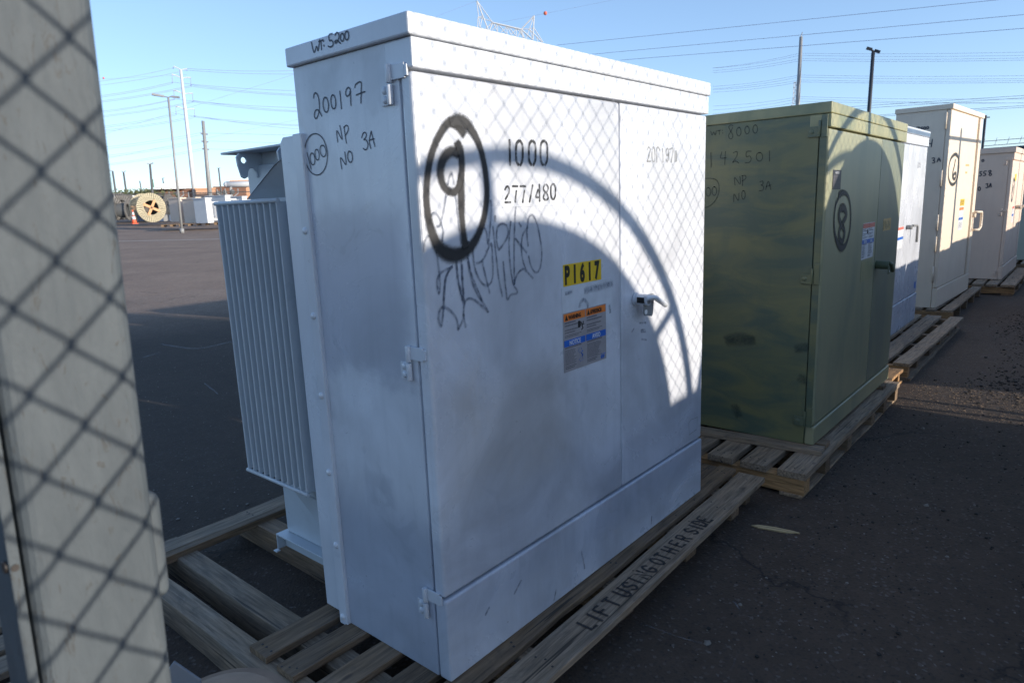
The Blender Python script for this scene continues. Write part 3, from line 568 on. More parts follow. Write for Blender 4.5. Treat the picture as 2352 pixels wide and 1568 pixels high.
pc = MB(); pc.box(.868, .884, -.0016, -.001, 1.125, 1.15); pc.tube([(.895, -.0013, 1.14), (.888, -.0013, 1.128), (.898, -.0013, 1.118)], .002, 5); pc.dome((.9, -.001, 1.148), (0, -1, 0), .004, .0006); pc.build('pictogram', 'black_ink', gs)
plate('faded_sticker', 'faint_patch' if 'faint_patch' in MATS else 'olive_cover', green, .785, 1.055, .83, .955, .0004)
gn = plate('number_label', 'stencil_gold', green, 1.292, 1.502, 1.118, 1.198, .0024)
for i, ch in enumerate('P0604'): text('digit', ch, .085, 'olive_side', gn, (1.297+i*.041, .0012, 1.127), sx=.52, bold=.0014)
hg = MB(); hg.tube([(1.168, .003, .905), (1.168, -.075, .905)], .027, 16); hgo = hg.build('handle_barrel', 'dark_green_part', green, bev=.002)
MB().box(1.150, 1.205, -.078, -.074, .848, .900).build('padlock_plate', 'dark_green_part', hgo, bev=.001); q = MB(); q.tube([(1.168, -.070, .918), (1.20, -.082, .91), (1.235, -.085, .86)], .012, 10); q.build('handle_bar', 'dark_green_part', hgo); q = MB(); q.tube([(1.178, -.0785, .865), (1.178, -.0735, .865)], .008, 12); q.build('padlock_hole', 'tarp_white', hgo)
draw('dark_stain', 'stain_ink', green, crop(2700, 1100, .6378), 0, 2.571, [[(330, 400), (400, 385), (470, 400)], [(345, 420), (480, 415)], [(775, 460), (815, 455)], [(795, 650), (812, 660)], [(380, 830), (395, 870)]], .07, inv=gi, off=.0009)

# white transformer behind the green one
w7 = cabinet('padmount_transformer', 'white transformer cabinet between the olive cabinet and the tallest tan cabinet', (5.47, .085, 0), 0, 1.74, .527, 1.968, .060, .013, .088, .297, .89, WM, (1.80, 1.0, .25))
add_tank(w7, 1.74, .527, 'white_paint')
w7i = w7.location.copy()
m = MB(); m.tube([(1.0, 0, 1.03), (1.0, -.05, 1.03)], .022, 14); h7 = m.build('handle_barrel', 'galvanized', w7); m = MB(); m.tube([(1.0, -.05, 1.045), (1.18, -.055, 1.04), (1.22, -.055, 1.02), (1.22, -.055, .87)], .012, 8); m.build('handle_bar', 'galvanized', h7)
plate('blue_sticker', 'blue_label', w7, 1.60, 1.68, .35, .42, .0026); s7 = plate('safety_sticker', 'white_label', w7, .62, .86, .84, 1.05, .0005); plate('warning_band', 'red_label', s7, .625, .855, 1.02, 1.045, -.001); plate('notice_band', 'blue_label', s7, .625, .855, .925, .95, -.001)
text('serial_stencil', '151842', .085, 'pale_ink', w7, (1.28, .0015, 1.60), sx=.7)
m = MB()
for i in range(6): m.box(1.47+.02*(i % 2), 1.56, .0008, .002, 1.30-.018*i, 1.308-.018*i)
m.build('small_sticker', 'pale_ink', w7)

nc = thing('blocker_cabinet', 'unseen narrow white cabinet added in the gap behind the two nearest cabinets to block light', 'cabinet', (1.86, .55, G))  # unseen, added to stop sunlight streaking through the gap
MB().box(0, .56, 0, .5, .1, 1.98).build('body', 'white_paint', nc, bev=.006); MB().box(-.01, .57, -.01, .51, 1.981, 2.03).build('cover', 'white_paint', nc, bev=.004); MB().box(.03, .53, .03, .47, 0, .099).build('plinth', 'dark_grey', nc)
dup(nc, (4.50, .52, G), 0, 'unseen narrow white cabinet added behind the olive cabinet to block light')  # second unseen blocker, added to keep the long shadow edge unbroken
# tall tan cabinet (number 6)
TM = ('tan_paint', 'tan_paint', 'tan_paint', 'tan_paint')
TX, TY, TZ, TA = 8.062, .023, 0., -.043
t6 = cabinet('padmount_transformer', 'tallest tan cabinet with a circled sprayed 6', (TX, TY, TZ), TA, 1.877, .566, 2.308, .055, .012, .0, .235, 1.56, TM, ())
for z in (2.13, 1.50, 1.0, .75, .40):
    m = MB(); m.tube([(-.006, .052, z+.09), (-.006, .052, z-.09)], .011, 8); m.build('hinge', 'tan_paint', t6)
bpy.context.view_layer.update(); t6i = t6.matrix_world.inverted(); c5 = crop(3400, 350, .4783)
draw('sprayed_six', 'spray_black', t6, c5, 1, TY-.03, [[(905, 565), (888, 560), (862, 600), (848, 680), (846, 760), (862, 808), (885, 800), (905, 740), (914, 660), (912, 590), (898, 562)], [(892, 610), (884, 660), (874, 710), (872, 750), (884, 765), (893, 740), (890, 715), (876, 735)]], .055, inv=t6i, off=.0015)
draw('number_writing', 'marker_ink', t6, c5, 0, TX, [[(555, 332), (580, 333), (568, 345)], [(605, 332), (592, 334), (592, 342), (604, 345), (596, 354)], ell(622, 341, 8, 10), ell(648, 337, 8, 9), [(662, 440), (660, 470), (682, 468)], [(688, 435), (678, 497)], [(686, 592), (704, 590), (704, 605), (692, 610), (708, 618), (704, 630), (690, 632)], [(728, 622), (742, 590), (756, 618)], [(733, 610), (754, 606)]], .013, inv=t6i, off=.0015)
pl6 = plate('number_label', 'yellow_label', t6, .88, 1.13, 1.16, 1.24, .0006)
for i, ch in enumerate('PV207'): text('digit', ch, .08, 'fine_print', pl6, (.885+i*.048, -.0006, 1.17), sx=.6, bold=.001)
s6 = plate('safety_sticker', 'white_label', t6, .86, 1.13, .86, 1.145, .0006)
for k in (0, 1): plate('warning_band', 'orange_label', s6, .87+.13*k, .985+.13*k, 1.105, 1.14, -.0008); plate('notice_band', 'blue_label', s6, .87+.13*k, .985+.13*k, .985, 1.015, -.0008)
m = MB()
for i in range(6): m.box(.90, 1.08, -.0004, .0002, .89+.012*i, .894+.012*i)
m.build('fine_print', 'fine_print', s6)
plate('faded_label_patch', 'stencil_gold', t6, 1.00, 1.22, 1.64, 1.665, .0006); plate('faded_label_patch', 'stencil_gold', t6, 1.02, 1.14, 1.55, 1.575, .0006)
m = MB(); m.tube([(1.66, .0, 1.02), (1.66, -.05, 1.02)], .035, 12); h6 = m.build('handle_barrel', 'tan_paint', t6); m = MB(); m.tube([(1.60, -.05, 1.06), (1.80, -.09, 1.05), (1.83, -.09, 1.0), (1.83, -.09, .86), (1.78, -.08, .82), (1.68, -.03, .82)], .016, 10); m.build('handle_bar', 'tan_paint', h6)
MB().box(1.56, 1.60, -.02, .003, .25, 2.24).build('door_astragal', 'tan_paint', t6, bev=.003)
MB().box(.15, 1.72, .57, 1.3, .05, 1.7).build('tank', 'tan_paint', t6, bev=.01)

# farther tan cabinet (number 5)
t5 = cabinet('padmount_transformer', 'pinkish tan cabinet with two door seams, last in the row but one', (11.095, -.329, .02), -.007, 2.0, .60, 1.894, .075, .02, .10, .20, .84, ('pinkish_tan',)*4, (1.70, .98, .10))
bpy.context.view_layer.update(); t5i = t5.matrix_world.inverted(); c9 = crop(3800, 550, .4464)
draw('number_writing', 'marker_ink', t5, c9, 0, 11.095, [ell(295, 207, 9, 9), [(285, 305), (270, 308), (270, 322), (283, 328), (276, 343), (262, 346)], [(325, 302), (306, 304), (304, 320), (320, 326), (314, 340), (298, 343)], [(362, 296), (348, 300), (355, 318), (372, 328), (362, 342), (350, 334), (358, 318), (368, 302), (360, 295)], [(322, 418), (338, 414), (334, 430), (340, 440), (332, 452), (322, 448)], [(350, 446), (364, 410), (368, 444)], [(352, 432), (368, 428)], ell(262, 460, 10, 16)], .016, inv=t5i, off=.0015)
draw('sprayed_five', 'marker_ink', t5, c9, 1, -.329, [[(570, 370), (578, 400), (570, 470), (555, 560), (548, 550), (556, 470), (568, 380)], [(566, 440), (556, 490)]], .05, inv=t5i, off=.0015)
plate('number_label', 'yellow_label', t5, .40, .62, 1.42, 1.52, .0005); plate('faded_sticker', 'faded_label', t5, .18, .36, 1.62, 1.85-.06, .0005) if False else None
s5 = plate('safety_sticker', 'white_label', t5, .50, .76, .80, 1.05, .0005); plate('warning_band', 'red_label', s5, .51, .75, 1.01, 1.045, -.0008); plate('notice_band', 'blue_label', s5, .51, .75, .90, .93, -.0008)
m = MB(); m.tube([(1.0, .0, 1.02), (1.0, -.08, 1.02)], .03, 12); h5 = m.build('handle_barrel', 'tan_paint', t5); m = MB(); m.tube([(.98, -.08, 1.03), (1.25, -.10, 1.03)], .02, 8); m.build('handle_bar', 'tan_paint', h5)
MB().box(1.70, 1.73, -.004, .003, .22, 1.70).build('door_astragal', 'pinkish_tan', t5)
MB().box(.15, 1.85, .61, 1.3, .05, 1.5).build('tank', 'pinkish_tan', t5, bev=.01)
t4 = cabinet('padmount_transformer', 'pale green cabinet glimpsed past the end of the row at the right edge', (14.6, -.42, .0), 0, 1.8, .60, 1.80, .06, .01, .08, .2, 1.1, ('pale_green',)*4, ())
m = MB(); m.tube([(.4, .0, .93), (.4, -.1, .93)], .03, 10); m.build('handle_barrel', 'olive_cover', t4)

# ---------------------------------------------------------------- pallets
def board(par, name, x, y, z, L, Wd, T, ax='X', mat='weathered_wood', nails=(), rz=0., chip=0.):
    m = MB(); n = max(2, int(L/.25)); rr = random.Random(int((x+3)*991+(y+5)*131))
    rows = []
    for i in range(n+1):
        t = -L/2 + L*i/n; wy = rr.uniform(-.0035, .0035); wz = rr.uniform(-.0012, .0012); e0 = rr.uniform(-.003, .003)
        if i in (0, n): t += rr.uniform(-.002, .002)
        rows.append([m.bm.verts.new((t, s*Wd/2 + wy + e0*s, q*T/2 + wz)) for s, q in ((-1, -1), (1, -1), (1, 1), (-1, 1))])
    for i in range(n):
        for k in range(4): m.quad([rows[i][k], rows[i][(k+1) % 4], rows[i+1][(k+1) % 4], rows[i+1][k]])
    m.quad(rows[0][::-1]); m.quad(rows[-1])
    for t in nails:
        for k in range(3):
            px, py = t - x + rr.uniform(-.022, .022), (k-1)*Wd*.27 + rr.uniform(-.006, .006)
            if ax == 'Y': px = t - y + rr.uniform(-.02, .02)
            m.tube([(px, py, T/2-.002), (px, py, T/2+.0012)], .0052, 8, mi=1)
    return m.build(name, [mat, 'nail'], par, loc=(x, y, z), rot=(0, 0, (R(90) if ax == 'Y' else 0)+rz), bev=.0018, seg=1)
def P4(name, label, loc=(0, 0, 0), g='wooden pallets under the transformers'): return thing(name, label, 'pallet', loc, 0, g)
p1 = P4('wooden_pallet', 'weathered pallet marked LIFT USING OTHER SIDE under the white cabinet with the 9')
NX = (-.26, .25, .9, 1.40, 1.62, 2.0)
X0, X1 = -.285, 2.065; cx, LL = (X0+X1)/2, X1-X0
for yc, wd in ((.620, .100), (.463, .098), (.282, .104), (.113, .106)): board(p1, 'deck_board', cx, yc, -.0125, LL, wd, .024, nails=NX, mat='brown_wood')
board(p1, 'deck_board', cx+.01, -.005, -.0125, LL+.03, .092, .024, nails=NX, mat='brown_wood', rz=R(1.1))
fb = board(p1, 'lead_board', cx-.01, -.152, -.0125, LL, .132, .026, nails=NX, rz=R(1.25), mat='weathered_wood')
board(p1, 'deck_board', .86, 1.65, -.0125, 2.40, .10, .025, nails=NX, rz=R(1.5), mat='weathered_wood'); board(p1, 'deck_board', .86, 1.575, -.018, 2.40, .045, .035, rz=R(1.5), mat='brown_wood')
for k, xc in enumerate((-.282, -.110, .27, .80, 1.34, 1.82)): board(p1, 'stringer', xc, .80, -.082, 1.88, .09, .113, 'Y', 'weathered_wood' if k < 2 else 'brown_wood', rz=R(.4 if k == 0 else -.3))
for xc in (2.01,): board(p1, 'stringer', xc, .80, -.082, 1.86, .06, .113, 'Y', 'brown_wood')
# sprayed words along the front board
GL = {'L': [[(0, 1), (0, 0), (.7, 0)]], 'I': [[(.35, 0), (.35, 1)]], 'F': [[(0, 0), (0, 1), (.75, 1)], [(0, .5), (.6, .5)]], 'T': [[(.4, 0), (.4, 1)], [(0, 1), (.8, 1)]], 'U': [[(0, 1), (0, .25), (.2, 0), (.6, 0), (.8, .25), (.8, 1)]],
      'S': [[(.75, .85), (.4, 1), (.05, .8), (.1, .58), (.65, .42), (.75, .2), (.4, 0), (0, .15)]], 'N': [[(0, 0), (0, 1), (.75, 0), (.75, 1)]], 'G': [[(.75, .85), (.4, 1), (.05, .75), (.02, .3), (.35, 0), (.75, .15), (.75, .45), (.45, .45)]],
      'O': [[(.3, 1), (.05, .7), (.05, .3), (.3, 0)], [(.55, 1), (.8, .7), (.8, .3), (.55, 0)]], 'H': [[(0, 0), (0, 1)], [(.75, 0), (.75, 1)], [(0, .5), (.75, .5)]], 'E': [[(.75, 1), (0, 1), (0, 0), (.75, 0)], [(0, .5), (.6, .5)]], 'R': [[(0, 0), (0, 1), (.6, 1), (.75, .75), (.6, .5), (0, .5)], [(.3, .5), (.75, 0)]], 'D': [[(0, 0), (0, 1), (.5, .95), (.78, .6), (.78, .4), (.5, .05), (0, 0)]]}
m = MB(); k = 0
for ch, xc, yc in zip('LIFTUSINGOTHERSIDE', (.493, .542, .589, .653, .729, .783, .830, .879, .931, .999, 1.048, 1.111, 1.176, 1.236, 1.311, 1.359, 1.401, 1.446), (-.165, -.164, -.163, -.162, -.160, -.160, -.159, -.158, -.158, -.156, -.155, -.154, -.153, -.152, -.151, -.151, -.150, -.150)):
    for ln in GL[ch]:
        Q = [(xc + (px-.38)*.038, yc + (py-.5)*.060) for px, py in ln]; m.ribbon(smooth_line(Q, 3) if ch in 'SGOUD' else Q, .0175, lambda q: Vector((q[0], q[1], .0022)), (0, 0, 1), 0, k*2e-5); k += 1
m.build('sprayed_words', 'spray_soft', p1)

p2 = P4('wooden_pallet', 'thick planked pallet under the olive cabinet, new orange end beam')
for k, yc in enumerate((-.272, -.070, .119, .31, .50)): board(p2, 'deck_board', 3.285, yc, -.0185, 2.145, .147, .037, nails=(2.28, 2.62, 3.1, 3.7, 4.27), mat='weathered_wood')
for xc in (2.262, 2.62, 3.05, 3.62, 3.95, 4.30): board(p2, 'stringer', xc, .12, -.081, .92, .085, .086, 'Y', 'fresh_wood' if xc < 2.3 else 'brown_wood')
board(p2, 'end_beam', 2.2195, .12, -.080, .925, .004, .083, 'Y', 'fresh_wood') if False else None
board(p2, 'bottom_board', 3.285, -.272, -.131, 2.145, .12, .017, mat='weathered_wood'); board(p2, 'bottom_board', 3.285, .40, -.131, 2.145, .12, .017, mat='brown_wood')
board(p2, 'dunnage_board', 2.525, .10, .0145, .86, .10, .028, 'Y', 'weathered_wood', rz=R(5)); board(p2, 'dunnage_board', 2.665, -.02, .0145, .60, .09, .028, 'Y', 'brown_wood', rz=R(2)); board(p2, 'dunnage_board', 4.1, .10, .0145, .8, .09, .028, 'Y', 'brown_wood')
p3 = P4('wooden_pallet', 'long pallet with sunlit near end under the second white cabinet')
for yc, wd in ((-.250, .125), (-.050, .140), (.13, .12), (.30, .12), (.48, .12)): board(p3, 'deck_board', 6.26, yc, -.014, 2.56, wd, .028, nails=(5.1, 5.7, 6.3, 6.9, 7.45), mat='weathered_wood', rz=R(-.9) if yc < -.2 else 0)
for xc in (5.02, 5.40, 5.95, 6.50, 7.05, 7.48): board(p3, 'stringer', xc, .12, -.072, .80, .07, .088, 'Y', 'fresh_wood' if xc < 5.1 else 'brown_wood')
for yc in (-.24, .42): board(p3, 'bottom_board', 6.26, yc, -.128, 2.56, .13, .022, mat='weathered_wood')
p3b = P4('wooden_pallet', 'short pallet end poking out beside the olive cabinet, lit orange by the sun')
for yc in (-.20, -.02): board(p3b, 'deck_board', 4.66, yc, -.035, .46, .13, .025, nails=(4.5, 4.8), mat='fresh_wood')
for xc in (4.50, 4.84): board(p3b, 'stringer', xc, 0, -.085, .50, .06, .072, 'Y', 'fresh_wood')
board(p3b, 'bottom_board', 4.66, -.20, -.131, .5, .12, .017, mat='fresh_wood')
p4 = P4('wooden_pallet', 'pallet with new orange end under the tallest tan cabinet')
for yc, wd in ((-.115, .11), (.04, .10), (.19, .11), (.36, .11), (.52, .11)): board(p4, 'deck_board', 9.13, yc, -.0125, 2.36, wd, .025, nails=(8.0, 8.8, 9.6, 10.25), rz=R(-.6))
for xc in (7.99, 8.55, 9.1, 9.7, 10.27): board(p4, 'stringer', xc, .2, -.082, .74, .08, .113, 'Y', 'fresh_wood' if xc < 8 else 'brown_wood')
p5 = P4('wooden_pallet', 'pallet with wide cupped planks under the pinkish tan cabinet')
for yc, wd in ((-.46, .17), (-.27, .13), (-.10, .13), (.08, .13), (.26, .13)): board(p5, 'deck_board', 11.75, yc, -.005, 2.45, wd, .035, nails=(10.6, 11.4, 12.9))
for xc in (10.60, 11.2, 11.9, 12.92): board(p5, 'stringer', xc, -.1, -.075, .88, .09, .09, 'Y', 'fresh_wood' if xc < 11 else 'brown_wood')
for yc in (-.46, .2): board(p5, 'bottom_board', 11.75, yc, -.131, 2.40, .14, .018, mat='brown_wood')
p6 = P4('wooden_pallet', 'pallet glimpsed at the right edge under the last pale green cabinet')
for yc in (-.62, -.42, -.2, .0): board(p6, 'deck_board', 15.0, yc, -.0155, 2.2, .14, .03)
for xc in (13.95, 15.0, 16.05): board(p6, 'stringer', xc, -.3, -.085, .8, .09, .105, 'Y', 'brown_wood')
p7 = P4('wooden_pallet', 'empty slatted pallet seen to the left of the galvanized post', (-1.45, 1.62, 0))
for yc in (-.70, -.54, -.38, -.22, -.06, .10, .26, .42, .58): board(p7, 'deck_board', 0, yc, -.0125, 1.75, .105, .025, nails=(-2.2, -1.45, -.7), mat='weathered_wood', rz=R(rnd.uniform(-.8, .8)))
for xc in (-.82, 0., .82): board(p7, 'stringer', xc, -.06, -.082, 1.5, .05, .113, 'Y', 'fresh_wood')
ws = on(*crop(0, 2100, .4025)(178, 1312), 2, .003)
m = MB(); N = 22; A = [m.bm.verts.new((.026*math.cos(2*math.pi*i/N), .026*math.sin(2*math.pi*i/N), z)) for z in (0, .003) for i in range(N)]; B = [m.bm.verts.new((.011*math.cos(2*math.pi*i/N), .011*math.sin(2*math.pi*i/N), z)) for z in (0, .003) for i in range(N)]
for i in range(N):
    j = (i+1) % N; m.quad([A[i], A[j], A[j+N], A[i+N]]); m.quad([B[i], B[j], B[j+N], B[i+N]]); m.quad([A[i+N], A[j+N], B[j+N], B[i+N]]); m.quad([A[i], A[j], B[j], B[i]])
tag(m.build('washer', 'zinc', None, loc=ws), 'flat steel washer lying on the slatted pallet at the left edge', 'washer')

# ---------------------------------------------------------------- foreground: gate post and footing
gp_ = thing('gate_post', 'thick galvanized square post in the left foreground with chain link shadow', 'post', (-1.071, -.56, G), rot=(0, R(1.75), 0))
m = MB(); m.prism([(-.060, -.06), (.060, -.06), (.060, .06), (-.060, .06)], 2, 0, 2.9); m.build('post_tube', 'post_zinc', gp_, bev=.014, seg=4)
m = MB(); m.box(-.072, -.0625, -.055, .02, 0, 2.8); fl = m.build('flat_bar', 'post_zinc', gp_, bev=.001)
m = MB()
for z in (.55, 1.245, 2.0): m.tube([(-.075, -.046, z), (-.0715, -.046, z)], .006, 10); m.tube([(-.0675, -.0565, z), (-.0675, -.0545, z)], .0035, 12)
m.build('bolt', 'nail', fl)
m = MB(); m.box(.040, .0725, -.050, -.022, 1.150, 1.274); m.build('latch_box', 'post_zinc', gp_, bev=.011, seg=4)
fo = tag(MB().tube([(0, 0, 0), (0, 0, .03)], .2, 8).build('concrete_cap', 'concrete'), '', '') if False else None
m = MB(); cpt = (-.665, .045); zt = .36
pts = [(0, 0), (.145, 0), (.150, .30), (.150, zt+G*0+.10), (.140, .45), (.115, .475), (.07, .492), (0, .50)]; N = 40; rr_ = []
for (r, z) in pts[1:-1]: rr_.append([m.bm.verts.new((r*math.cos(2*math.pi*i/N), r*math.sin(2*math.pi*i/N), z)) for i in range(N)])
for a, c in zip(rr_, rr_[1:]):
    for i in range(N):
        f = m.quad([a[i], a[(i+1) % N], c[(i+1) % N], c[i]]); f.smooth = True
m.quad(rr_[-1]); bo = m.build('concrete_bollard', 'concrete', None, loc=(cpt[0], cpt[1], G)); tag(bo, 'rounded top of a rough concrete bollard at the bottom edge', 'bollard')
m = MB(); m.prism([(-.05, 0), (.05, 0), (.05, .50), (.0, .56), (-.05, .50)], 1, -.004, .004); sp_ = on(400, 1517, 2, .42); m.build('steel_stake', 'grey_steel', None, loc=(sp_.x, sp_.y, G), rot=(0, 0, R(-35)), bev=.002); tag(bpy.data.objects['steel_stake'], 'pointed blue grey steel plate beside the concrete bollard', 'plate')

# ---------------------------------------------------------------- ground litter
m = MB(); m.prism([(-.10, 0), (-.07, .014), (.0, .018), (.09, .010), (.115, .002), (.05, -.012), (-.06, -.012)], 2, 0, .006)
tag(m.build('wood_splinter', 'tan_board', None, loc=(1.80, -.335, G+.002), rot=(R(4), 0, R(-76))), 'long pale splinter of wood lying on the asphalt', 'wood splinter')
def rocks(name, n, area, smin, smax, mat, seed, kind='stuff'):
    rr = random.Random(seed); m = MB()
    for _ in range(n):
        x, y = area(rr); s = rr.uniform(smin, smax)*(1 if rr.random() < .9 else 1.8)
        vs = [m.bm.verts.new((x+s*rr.uniform(.6, 1.2)*math.cos(a)*math.cos(b_), y+s*rr.uniform(.6, 1.2)*math.sin(a)*math.cos(b_), G+s*.35+s*.55*rr.uniform(.7, 1.1)*math.sin(b_))) for a, b_ in [(k*2*math.pi/5+rr.uniform(-.3, .3), t) for t in (-.5, .5) for k in range(5)]]
        for k in range(5): m.quad([vs[k], vs[(k+1) % 5], vs[5+(k+1) % 5], vs[5+k]])
        m.quad(vs[5:]);
    return struct(m.build(name, mat), kind)
simple('dark_grit_mat', (.025, .023, .022), .95); simple('lit_strip_grit_mat', (.30, .21, .14), .9); simple('pale_grit_mat', (.22, .20, .18), .9)
def strip(rr):
    t = rr.random(); x = 4.6 + 7.0*t; yc = -.95 + .12*math.sin(x*1.7) ; return x + rr.uniform(-.2, .2), yc + rr.gauss(0, .16) - .12*abs(rr.gauss(0, 1))
rocks('dark_grit', 2600, strip, .003, .010, 'dark_grit_mat', 1)
rocks('dark_grit', 900, lambda rr: (rr.uniform(.6, 5.2), -.35-1.3*rr.random()**1.2), .002, .0065, 'dark_grit_mat', 2)
rocks('pale_grit', 900, lambda rr: (rr.uniform(.6, 9), -.30-1.4*rr.random()**1.1), .0018, .005, 'pale_grit_mat', 3)
rocks('pale_grit', 1500, lambda rr: (4.15+.95*rr.random(), -.35-1.6*rr.random()), .002, .006, 'lit_strip_grit_mat', 9)  # warm grit colour laid along the lit strip to boost its sunlight
rocks('pale_grit', 500, lambda rr: (rr.uniform(-.6, 3), rr.uniform(1.8, 7)), .003, .007, 'pale_grit_mat', 4)
for i, (px, py, s) in enumerate(((2128, 1161, .012), (1625, 1476, .014), (2176, 1278, .008), (1700, 1388, .008), (2120, 984, .012))):
    g = on(px, py, 2, G); m = MB(); rr = random.Random(i)
    m.dome((0, 0, 0), (0, 0, 1), s, s*.8, 7, 0, 3)
    for v in m.bm.verts: v.co *= rr.uniform(.75, 1.2)
    o = m.build('pebble', 'pale_grit_mat', None, loc=(g.x, g.y, G)); tag(o, ('small white pebble on dark asphalt beyond the wood splinter', 'pale stone with a chalky scrape at the bottom centre of the asphalt', 'tiny pale pebble below the small white pebble', 'tiny pale chip just above the stone with the scrape', 'pale pebble in the grit near the lit strip')[i], 'pebble', 'loose pebbles on the asphalt')
m = MB()
for ln, w in (([(1450, 1485-60), (1500, 1440), (1560, 1462), (1610, 1475)], .006), ([(1685, 1380), (1695, 1392), (1698, 1400)], .01), ([(370, 790), (450, 800), (530, 785)], .05), ([(335, 760), (430, 757), (520, 768)], .012), ([(470, 880), (490, 895), (500, 905)], .02), ([(330, 820), (360, 812)], .05)):
    Q = []
    for (x, y) in smooth_line(ln): p = on(x, y, 2, G+.002); Q.append((p.x, p.y))
    m.ribbon(Q, w, lambda q: Vector((q[0], q[1], G+.002)), (0, 0, 1), 0, 0)
struct(m.build('chalk_scrapes', 'chalk'), 'structure')

# ---------------------------------------------------------------- behind the camera: fence, cable reels, crates (they cast the shadows)
FYY = -1.52; FX0, FX1 = -4.3, 18.83; FT = 2.28
fn = thing('chain_link_fence', 'chain link fence running along the row behind the viewer', 'fence', (0, FYY, G))
m = MB(); pit = .0813; nw = int((FX1-FX0)/pit*2); nz = int((FT+.06)/pit*2)
for i in range(nw):
    x0 = FX0+i*pit/2; pts = []
    for k in range(nz+1): pts.append((x0 + (pit/2*1.05 if (k+i) % 2 else -.0015), .002 if ((k+i) % 2) else -.002, .05+k*pit/2))
    m.tube(pts, .0038 if x0 < -.35 else .0022, 3, cap=False)     # wires thickened at this end to strengthen the shadow on the post
m.build('fence_mesh', 'wire_metal', fn)
m = MB(); m.tube([(FX0, .03, FT+.115), (FX1, .03, FT+.115)], .021, 10); m.build('top_rail', 'galvanized', fn)
for k in range(8): m = MB(); m.tube([(-4.27+3.3*k, .045, 0), (-4.27+3.3*k, .045, FT+.20)], .045 if k == 4 else .035, 12); m.dome((-4.27+3.3*k, .045, FT+.20), (0, 0, 1), .045, .04, 12); m.build('fence_post', 'galvanized', fn)

def steel_reel(loc, label, rz=0.):
    t = thing('cable_reel', label, 'cable reel', loc, rz, 'steel cable reels standing behind the fence'); c = 1.3; RO = 1.272
    for y in (-.03, .03):
        ring = [(RO*math.cos(2*math.pi*i/72), y, c+RO*math.sin(2*math.pi*i/72)) for i in range(72)]; m = MB(); m.tube(ring, .022, 10, closed=True)
        for a in (.55, 1.64, 2.7, 3.8, 4.9, 5.95): m.tube([(.12*math.cos(a), y, c+.12*math.sin(a)), (RO*math.cos(a), y, c+RO*math.sin(a))], .022, 8)
        m.build('flange_ring', 'galvanized', t)
    m = MB(); m.tube([(0, -.045, c), (0, .045, c)], 1.08, 96); m.build('wound_cable', 'rubber', t)
    m = MB(); m.tube([(0, -.13, c), (0, .13, c)], .14, 20); m.build('hub', 'galvanized', t)
    return t
rl = steel_reel((1.19, -4.2, G), 'steel reel of black cable standing behind the camera, nearest the gate post')
dup(rl, (3.92, -2.87, G), R(0), 'steel reel of black cable standing closest to the fence'); dup(rl, (3.80, -4.25, G), R(4), 'steel reel of black cable in the back row')
def crate(loc, sx, sy, sz, label):
    t = thing('wooden_crate', label, 'crate', loc, 0, 'slatted wooden crates behind the fence')
    MB().box(.02, sx-.02, .02, sy-.02, .1, sz-.03).build('load', 'dark_grey', t)
    n = int(sx/.13)
    for yy in (0, sy):
        m = MB()
        for k in range(n): m.box(k*sx/n+.002, (k+1)*sx/n-.002, yy-.01, yy+.01, .1, sz+((k*37) % 3)*.004)
        m.build('slat_side', 'weathered_wood', t)
    m = MB(); m.box(0, sx, -.012, sy+.012, 0, .098); m.build('skid', 'brown_wood', t); MB().box(0, sx, 0, sy, sz-.028, sz-.002).build('lid', 'weathered_wood', t)
    return t
crate((1.95, -5.9, G), 3.0, .9, 1.70, 'unseen tall wooden crate added behind the back row of reels to block light')  # unseen blocker, added to close the light gaps between the reels
ck = [(5.60, 1.60, 1.43), (7.26, 1.9, 1.43), (9.20, 1.5, 1.48), (10.76, 2.1, 1.42), (12.9, 2.0, 1.47), (15.0, 2.2, 1.43), (17.3, 2.0, 1.45)]
for i, (x, w, h) in enumerate(ck): crate((x, -3.9, G), w, .9, h, 'low wooden crate, number %s along the fence counted from the reels' % ('one two three four five six seven'.split()[i]))

# ---------------------------------------------------------------- far yard
def D3(px, py, d): return at(px, py, d)   # far yard; sizes below allow for the wide lens
def wooden_reel_mesh(label, loc, rz, Rr=1.3, wd=1.1, mats=('reel_wood', 'grey_reel_wood'), seg=40, cross=True, group='cable reels in the far yard', rin=.54):
    t = thing('cable_reel', label, 'cable reel', loc, rz, group); c = Rr
    for s in (-1, 1):
        m = MB()
        for k in range(seg):
            a0, a1 = 2*math.pi*(k+.14)/seg, 2*math.pi*(k+.86)/seg
            A = [(rin*math.cos(a0), rin*math.sin(a0)), (Rr*math.cos(a0), Rr*math.sin(a0)), (Rr*math.cos(a1), Rr*math.sin(a1)), (rin*math.cos(a1), rin*math.sin(a1))]
            m.prism([(p[0], p[1]+c) for p in A], 1, s*wd/2-.04, s*wd/2+.04)
        m.tube([((Rr-.02)*math.cos(2*math.pi*i/48), s*(wd/2-.03), c+(Rr-.02)*math.sin(2*math.pi*i/48)) for i in range(48)], .025, 6, closed=True, mi=0)
        m.build('flange', mats[0], t)
    m = MB(); m.tube([(0, -wd/2+.03, c), (0, wd/2-.03, c)], rin+.06, 28, cap=False); m.build('drum', mats[1], t)
    if cross:
        m = MB()
        for a in (R(62), R(-26)):
            M = Matrix.Translation((0, -wd/2-.06, c)) @ Matrix.Rotation(-a, 4, 'Y'); m.box(-rin-.08, rin+.08, -.03, .03, -.095, .095, M=M)
        cr_ = m.build('cross_brace', 'orange_wood', t)
        m = MB(); m.tube([(0, -wd/2-.12, c), (0, -wd/2-.085, c)], .05, 12); m.build('axle_hole', 'nail', cr_)
        for y in (wd/2,): m = MB(); m.tube([(0, y-.05, c), (0, y+.03, c)], rin, 24); m.build('drum_end', 'nail', t)
    return t
